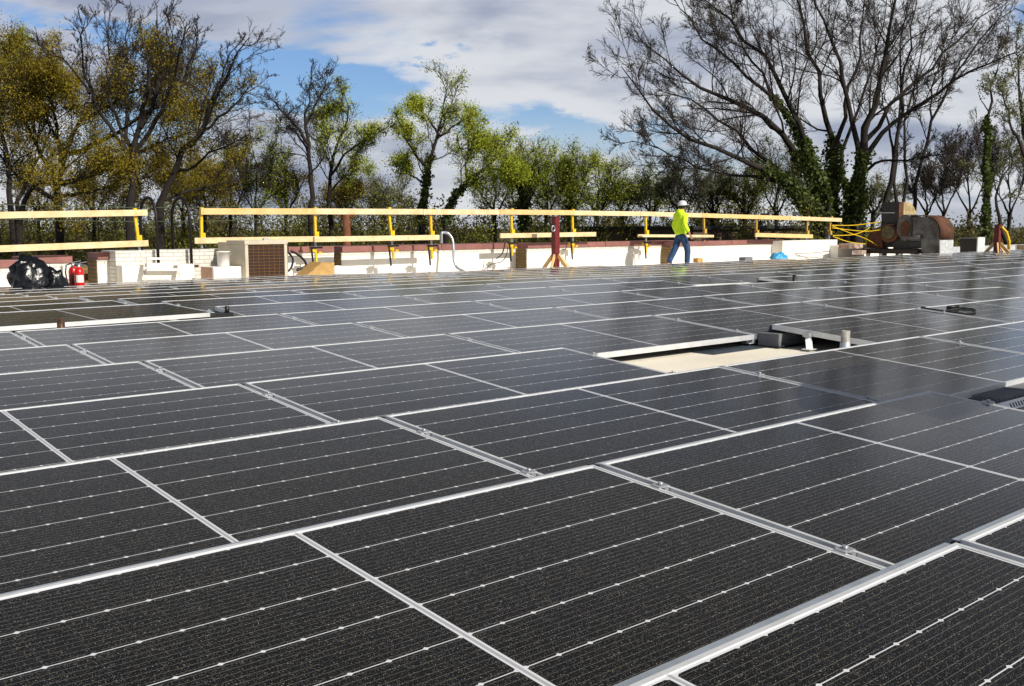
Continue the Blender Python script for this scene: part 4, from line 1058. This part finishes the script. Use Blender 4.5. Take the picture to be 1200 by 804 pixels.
for i, (px, tp, D, sd_, lb) in enumerate([(1105, 185, 66, 31, 'small bare bush-like tree between duct and dead stem'), (1135, 165, 72, 32, 'small pale bare tree left of the dead stem'), (1182, 170, 70, 33, 'small bare tree right of the dead stem'),
                                  (1085, 205, 75, 34, 'low bare tree behind the duct')]):
    make_tree('bare_tree', lb, [([(px, 270), (px+2, 240), (px-2, (tp+250)/2), (px+3, tp)], 4, 1.2, 0, 0), ([(px, 250), (px-14, 225), (px-20, tp+20)], 3, 1, 0, 2), ([(px, 255), (px+15, 222), (px+24, tp+12)], 3, 1, 0, -2)],
              D, sd_, 4, nch=(12, 8, 6, 4), lf=(.60, .55, .55, .55), ang=34, up=.16, twig=M_TWIGP, tw_=.75, leaf=L_BUD, nleaf=3000, lsize=.035)
# left group
make_tree('bare_tree', 'dark bare tree with upright tops rising behind the left ladder handrails', [
    ([(187, 262), (187, 240), (208, 187), (236, 150), (252, 115), (262, 94), (278, 62), (292, 44)], 12, 2, 0, -2),
    ([(222, 172), (245, 150), (274, 124), (290, 105), (305, 99)], 6, 1.6, 0, 3),
    ([(238, 150), (246, 120), (262, 85), (268, 60), (284, 48)], 5, 1.5, 0, 0),
    ([(200, 205), (225, 196), (250, 176), (275, 168), (292, 160)], 5, 1.5, 0, -4),
    ([(190, 235), (230, 222), (265, 214), (300, 205)], 5, 1.5, 0, 3),
], 42, 41, 4, nch=(11, 7, 6, 5), lf=(.36, .48, .52, .5), ang=34, jit=.24, tw_=.8)
make_tree('bare_tree', 'tallest dark bare tree at left whose tops stand above the mustard foliage', [
    ([(152, 262), (150, 225), (160, 170), (170, 120), (178, 70), (185, 40), (184, 12)], 12, 2, 0, 0),
    ([(155, 200), (147, 150), (150, 100), (146, 50), (150, 15)], 7, 1.8, 0, 3),
    ([(158, 185), (190, 130), (203, 95), (212, 60), (218, 32)], 7, 1.6, 0, -3),
    ([(165, 150), (185, 110), (192, 70), (205, 45), (196, 20)], 6, 1.6, 0, 1),
    ([(156, 190), (130, 130), (126, 90), (127, 45), (130, 12)], 6, 1.6, 0, 4),
    ([(150, 180), (110, 120), (97, 80), (95, 45), (100, 22)], 6, 1.5, 0, -3),
    ([(175, 130), (215, 100), (222, 72), (234, 48), (232, 40)], 5, 1.5, 0, 2),
    ([(105, 110), (85, 80), (68, 65), (42, 50)], 4, 1.2, 0, 2),
], 41, 42, 4, nch=(11, 7, 6, 4), lf=(.30, .45, .5, .5), ang=28, up=.16, jit=.22, tw_=.8)
make_tree('budding_tree', 'wide tree full of mustard yellow buds over the left rail boards', [
    ([(70, 265), (66, 225), (75, 180), (95, 140), (120, 110), (140, 92)], 10, 2, 0, 0),
    ([(68, 225), (50, 180), (30, 150), (18, 120), (12, 100)], 8, 2, 0, 3),
    ([(72, 190), (65, 150), (60, 115), (70, 95)], 7, 2, 0, -3),
    ([(80, 180), (120, 165), (160, 140), (195, 115), (225, 120)], 8, 2, 0, 2),
    ([(70, 215), (120, 200), (165, 180), (205, 160), (238, 150)], 8, 2, 0, -4),
    ([(66, 235), (30, 215), (5, 190), (-20, 165)], 7, 2, 0, 2),
    ([(100, 140), (150, 110), (185, 95), (205, 92)], 5, 1.5, 0, -2),
    ([(70, 230), (110, 225), (150, 215), (190, 205)], 6, 1.5, 0, 2)],
    46, 43, 4, leaf=L_OLIVE, nleaf=95000, lsize=.046, lspread=.18, nch=(12, 7, 6, 4), lf=(.62, .55, .55, .5), twig=M_TWIGB, ang=42, up=.08)
make_tree('budding_tree', 'mustard budded tree nearer the left edge, leaning left', [
    ([(22, 262), (22, 244), (41, 214), (75, 217), (124, 202)], 10, 2, 0, -3),
    ([(15, 262), (10, 210), (5, 160), (-8, 110), (10, 80)], 9, 2, 0, 0), ([(20, 235), (45, 190), (60, 150), (50, 115)], 6, 2, 0, 2)],
    44, 44, 4, leaf=L_OLIVE, nleaf=42000, lsize=.044, lspread=.18, nch=(11, 7, 6, 4), lf=(.6, .55, .55, .5), twig=M_TWIGB, ang=42)
make_tree('leafing_tree', 'bright green leafing tree cut by the left edge', [
    ([(-30, 262), (-25, 200), (-15, 140), (-4, 85), (8, 55)], 10, 2, 0, 0), ([(-20, 150), (5, 110), (22, 85), (30, 72)], 5, 1.5, 0, -2), ([(-22, 120), (-5, 90), (18, 50), (25, 45)], 4, 1.5, 0, 1)],
    47, 45, 4, leaf=L_GREEN, nleaf=7000, lsize=.045, lspread=.16, nch=(9, 7, 6, 4), lf=(.36, .5, .5, .5))
make_tree('bare_tree', 'dark crooked bare tree left of the small green tree, centre left', [
    ([(365, 262), (365, 230), (363, 190), (360, 165), (357, 140), (362, 112), (366, 88)], 9, 2, 0, 0),
    ([(362, 170), (345, 145), (330, 130), (320, 115)], 5, 1.5, 0, -2), ([(358, 145), (372, 118), (382, 100), (380, 88)], 4, 1.5, 0, 2),
    ([(363, 185), (352, 160), (338, 150), (325, 148)], 4, 1.2, 0, 2)],
    50, 46, 4, nch=(11, 7, 6, 4), lf=(.42, .5, .5, .5), ang=40, jit=.3, tw_=.8)
make_tree('leafing_tree', 'light green leafing tree just right of the crooked bare tree', [
    ([(388, 262), (386, 225), (390, 185), (402, 155), (412, 130), (405, 115)], 7, 2, 0, 0), ([(388, 205), (405, 180), (425, 165), (436, 160)], 4, 1.5, 0, -2), ([(388, 195), (375, 165), (382, 130)], 4, 1.5, 0, 2),
    ([(387, 225), (400, 210), (425, 195)], 3.5, 1.2, 0, 2)],
    53, 47, 4, leaf=L_GREEN, nleaf=17000, lsize=.044, lspread=.16, nch=(10, 7, 6, 4), lf=(.48, .52, .52, .5))
make_tree('leafing_tree', 'shapely light green tree in the middle of the sky gap', [
    ([(494, 262), (495, 240), (500, 200), (508, 172), (514, 150), (520, 130), (522, 110)], 9, 2, 0, 0), ([(500, 195), (485, 180), (473, 160), (466, 140)], 5, 1.5, 0, -2),
    ([(510, 165), (530, 150), (545, 138), (553, 135)], 4, 1.5, 0, 2), ([(498, 215), (480, 205), (468, 190)], 3.5, 1.2, 0, 1), ([(512, 155), (500, 135), (490, 126), (484, 122)], 3.5, 1.2, 0, -1)],
    50, 48, 4, leaf=L_GREEN, nleaf=17000, lsize=.044, lspread=.16, nch=(10, 7, 6, 4), lf=(.44, .52, .52, .5), ivy=[(0, 0, .5, 1000, .07)])
make_tree('leafing_tree', 'green tree leaning right, between the shapely tree and the red post', [
    ([(522, 262), (527, 240), (540, 220), (562, 203), (580, 190), (592, 176)], 8, 2, 0, 0), ([(548, 212), (545, 190), (552, 172), (565, 166)], 4, 1.5, 0, 2), ([(572, 197), (590, 200), (606, 198)], 3, 1.2, 0, -2)],
    47, 49, 4, leaf=L_GREEN, nleaf=18000, lsize=.044, lspread=.16, nch=(10, 7, 6, 4), lf=(.50, .52, .52, .5), ivy=[(0, 0, .6, 1000, .07)])
small = [(300, 160, 55, L_GREEN, 'green low tree right of the dark bare tree'), (335, 190, 58, L_OLIVE, 'brownish low tree below the crooked bare tree'), (270, 175, 56, L_OLIVE, 'mustard low tree behind the left end of the long railing'),
         (448, 222, 60, L_PALE, 'pale low tree left of the shapely tree'), (612, 168, 54, L_GREEN, 'yellow-green tree over the red post, its left neighbour'), (640, 182, 58, L_GREEN, 'yellow-green tree directly over the red post'),
         (668, 175, 52, L_GREEN, 'ivy-stemmed green tree right of the red post'), (700, 190, 56, L_GREEN, 'green tree midway between red post and worker'), (730, 212, 60, L_PALE, 'pale low tree nearer the worker'),
         (762, 205, 62, L_GREEN, 'dim green tree just left of the worker'), (797, 185, 58, L_PALE, 'pale green tree directly behind the worker'), (835, 195, 60, L_PALE, 'pale green tree right of the worker'),
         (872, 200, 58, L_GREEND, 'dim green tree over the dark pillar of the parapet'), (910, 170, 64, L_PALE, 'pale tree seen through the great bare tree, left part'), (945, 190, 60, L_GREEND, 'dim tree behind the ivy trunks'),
         (1022, 215, 62, L_PALE, 'small pale tree between ivy trunks and blower'), (240, 195, 52, L_OLIVE, 'brown budding tree at the left end of the long railing'), (215, 180, 60, L_OLIVE, 'mustard tree between the two ladder handrails'),
         (110, 190, 56, L_OLIVE, 'low mustard tree behind the extinguishers'), (45, 185, 58, L_OLIVE, 'dim green tree behind the rubbish bag'), (405, 215, 58, L_OLIVE, 'low mustard tree behind the wooden pole'), (580, 190, 60, L_GREEN, 'dim green tree over the curved conduit')]
for i, (px, tp, D, lm_, lb) in enumerate(small):
    r_ = random.Random(100+i); s = r_.uniform(-8, 8)
    make_tree('young_tree', lb, [([(px, 268), (px+s*.3, 245), (px-s*.4, (tp+250)/2), (px+s, tp+6)], 5, 1.3, 0, 0), ([(px, 250), (px-12, 232), (px-20+s, tp+24)], 3.5, 1, 0, 2), ([(px, 255), (px+13, 230), (px+22, tp+18+s)], 3.5, 1, 0, -2)],
              D, 200+i, 4, leaf=lm_, nleaf=10000, lsize=.042, lspread=.20, nch=(9, 6, 6, 4), lf=(.52, .55, .55, .5), ang=38, up=.13, tw_=.9, first=.06, twig=M_TWIGB,
              ivy=[(0, 0, .8, 1500, .16)] if i in (6, 4) else None)

# the thicket below: nobody could count its stems
rg = np.random.default_rng(77)
def thicket(name, label, n, D0, D1, h0, h1, mt, lm_, leaves, ls, seed):
    rg = np.random.default_rng(seed)
    px = rg.uniform(-120, 1320, n); D = rg.uniform(D0, D1, n); h = rg.uniform(h0, h1, n)*(1-.22*((px > 960)))
    b = np.array([atd(a, 264, d) for a, d in zip(px, D)]); b[:, 2] = -6
    k = 6; P = np.empty((n, k, 3)); d = nrm(np.stack([rg.normal(size=n)*.22, rg.normal(size=n)*.22, np.ones(n)], 1)); P[:, 0] = b
    for s in range(1, k):
        d = nrm(d+rg.normal(size=d.shape)*.16+np.array([0, 0, .12])); P[:, s] = P[:, s-1]+d*(h/(k-1))[:, None]
    Rr = (h*.011)[:, None]*np.linspace(1, .3, k)[None]
    c1, r1 = children(rg, P, Rr, 8, .25, .42, 40, .25, .08, k=5, rfac=.55, rmin=.02)
    c2, r2 = children(rg, c1, r1, 5, .15, .5, 40, .25, .04, k=4, rfac=.6, rmin=.016)
    c3, r3 = children(rg, c2, r2, 3, .15, .55, 42, .25, .02, k=3, rfac=.6, rmin=.014)
    o = bpy.data.objects.new(name, np_mesh(name, [tubes_np(P, Rr, 5), tubes_np(c1, r1, 4), tubes_np(c2, r2, 3), tubes_np(c3, r3, 3)], mt)); C.objects.link(o)
    tag(o, label+' twigs', 'thicket', kind='stuff')
    o = bpy.data.objects.new('undergrowth_leaves', np_mesh('leaves', [leaves_np(rg, c3, leaves, ls, .3)], lm_, False)); C.objects.link(o)
    tag(o, label+' leaves', 'undergrowth', kind='stuff')
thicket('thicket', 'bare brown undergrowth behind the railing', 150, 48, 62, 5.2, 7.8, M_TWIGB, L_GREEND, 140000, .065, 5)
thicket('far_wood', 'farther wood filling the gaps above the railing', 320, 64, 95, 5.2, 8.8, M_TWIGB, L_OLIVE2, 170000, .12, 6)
#TE#

# ------------------------------------------------------------------ world and sun
W = bpy.data.worlds.new('World'); bpy.context.scene.world = W; W.use_nodes = True
nt = W.node_tree; nt.nodes.clear(); k = N(nt)
out = nt.nodes.new('ShaderNodeOutputWorld')
sky = nt.nodes.new('ShaderNodeTexSky'); sky.sky_type = 'NISHITA'; sky.sun_disc = False
sky.sun_elevation = SUN_EL; sky.sun_rotation = math.pi-SUN_AZ; sky.air_density = 1.0; sky.dust_density = .6; sky.ozone_density = 1.5
hs = nt.nodes.new('ShaderNodeHueSaturation'); hs.inputs['Saturation'].default_value = 1.0; hs.inputs['Value'].default_value = .95; tc0 = nt.nodes.new('ShaderNodeTexCoord'); sp0 = nt.nodes.new('ShaderNodeSeparateXYZ'); nt.links.new(tc0.outputs['Generated'], sp0.inputs[0]); zen = k.ss(sp0.outputs[2], .20, .34); nt.links.new(k.m('SUBTRACT', 1.0, k.m('MULTIPLY', zen, .70)), hs.inputs['Saturation']); nt.links.new(k.m('SUBTRACT', .95, k.m('MULTIPLY', zen, .45)), hs.inputs['Value']); hs.inputs['Hue'].default_value = .5; tnt = nt.nodes.new('ShaderNodeMix'); tnt.data_type = 'RGBA'; tnt.blend_type = 'MULTIPLY'; tnt.inputs[0].default_value = 1.0; nt.links.new(sky.outputs[0], tnt.inputs[6]); tnt.inputs[7].default_value = (.70, .86, 1.14, 1); nt.links.new(tnt.outputs[2], hs.inputs['Color'])
bg = nt.nodes.new('ShaderNodeBackground'); nt.links.new(hs.outputs[0], bg.inputs[0]); bg.inputs[1].default_value = .10
tc = nt.nodes.new('ShaderNodeTexCoord'); sp = nt.nodes.new('ShaderNodeSeparateXYZ'); nt.links.new(tc.outputs['Generated'], sp.inputs[0])
dx, dy, dz = sp.outputs
den = k.m('ADD', k.m('MAXIMUM', dz, 0.0), .36)
cx_ = k.m('DIVIDE', dx, den); cy_ = k.m('DIVIDE', dy, den)
# rotate so that streaks run across the view
ca, sa = math.cos(YAW), math.sin(YAW)
qx = k.m('ADD', k.m('MULTIPLY', cx_, ca), k.m('MULTIPLY', cy_, sa)); qy = k.m('ADD', k.m('MULTIPLY', cx_, -sa), k.m('MULTIPLY', cy_, ca))
cb = nt.nodes.new('ShaderNodeCombineXYZ'); nt.links.new(k.m('MULTIPLY', qx, .8), cb.inputs[0]); nt.links.new(qy, cb.inputs[1]); cb.inputs[2].default_value = 1.0
n1 = k.noise(cb.outputs[0], 2.3, 10, .50); n1.inputs['Distortion'].default_value = .35
cb2 = nt.nodes.new('ShaderNodeCombineXYZ'); nt.links.new(k.m('MULTIPLY', qx, .55), cb2.inputs[0]); nt.links.new(qy, cb2.inputs[1]); cb2.inputs[2].default_value = 6.0
n2 = k.noise(cb2.outputs[0], 3.6, 8, .5)
n1f = k.m('SUBTRACT', k.m('ADD', n1.outputs['Fac'], .070), k.m('MULTIPLY', k.ss(dz, .215, .33), .32))
wn = k.noise(cb.outputs[0], 3.2, 6, .6)
for (gx, gy, gr, ga) in ((50, 8, .075, .26), (130, 30, .060, .22), (320, 84, .048, .13), (560, 62, .042, .30), (620, 138, .055, .13), (710, 142, .055, .15), (430, 104, .045, .14), (1190, 40, .07, .20), (860, 130, .05, .12)):
    c_ = ray(gx, gy); c_ = c_/np.linalg.norm(c_)             # a rift in the clouds in that quarter of the sky
    vd = nt.nodes.new('ShaderNodeVectorMath'); vd.operation = 'SUBTRACT'; nt.links.new(tc.outputs['Generated'], vd.inputs[0]); vd.inputs[1].default_value = tuple(c_)
    vm = nt.nodes.new('ShaderNodeVectorMath'); vm.operation = 'MULTIPLY'; nt.links.new(vd.outputs[0], vm.inputs[0]); vm.inputs[1].default_value = (1, 1, 2.6)
    vl = nt.nodes.new('ShaderNodeVectorMath'); vl.operation = 'LENGTH'; nt.links.new(vm.outputs[0], vl.inputs[0])
    n1f = k.m('SUBTRACT', n1f, k.m('MULTIPLY', k.ss(k.m('SUBTRACT', gr*1.5, k.m('ADD', vl.outputs['Value'], k.m('MULTIPLY', k.m('SUBTRACT', wn.outputs['Fac'], .5), .42))), 0.0, gr*1.2), ga*.66))
cover = k.m('MAXIMUM', k.ss(n1f, .41, .545), k.m('MULTIPLY', k.ss(k.m('SUBTRACT', .12, dz), .0, .10), .85))
thick = k.ss(n1f, .50, .64)
ccol = k.mix(k.ss(n2.outputs['Fac'], .40, .62), (.42, .47, .62), (.93, .95, .99))
ccol = k.mix(k.m('MULTIPLY', k.m('SUBTRACT', 1.0, thick), .45), ccol, (.95, .96, 1.0))
bg2 = nt.nodes.new('ShaderNodeBackground'); nt.links.new(ccol, bg2.inputs[0]); bg2.inputs[1].default_value = .76
mx = nt.nodes.new('ShaderNodeMixShader'); nt.links.new(k.m('MULTIPLY', cover, .94), mx.inputs[0]); nt.links.new(bg.outputs[0], mx.inputs[1]); nt.links.new(bg2.outputs[0], mx.inputs[2])
nt.links.new(mx.outputs[0], out.inputs[0])
sl = bpy.data.lights.new('sun', 'SUN'); sl.energy = 4.9; sl.angle = R(.53); sl.color = (1.0, .93, .82)
so = bpy.data.objects.new('sun', sl); C.objects.link(so); so.rotation_euler = Vector(sd).to_track_quat('Z', 'Y').to_euler()
so.location = (0, 0, 30)
sc = bpy.context.scene
sc.render.engine = 'CYCLES'
sc.view_settings.view_transform = 'Standard'; sc.view_settings.look = 'None'; sc.view_settings.gamma = 1; sc.view_settings.exposure = 0.05
sc.cycles.max_bounces = 6; sc.cycles.diffuse_bounces = 3; sc.cycles.glossy_bounces = 3
sc.render.resolution_x = 1024; sc.render.resolution_y = 686
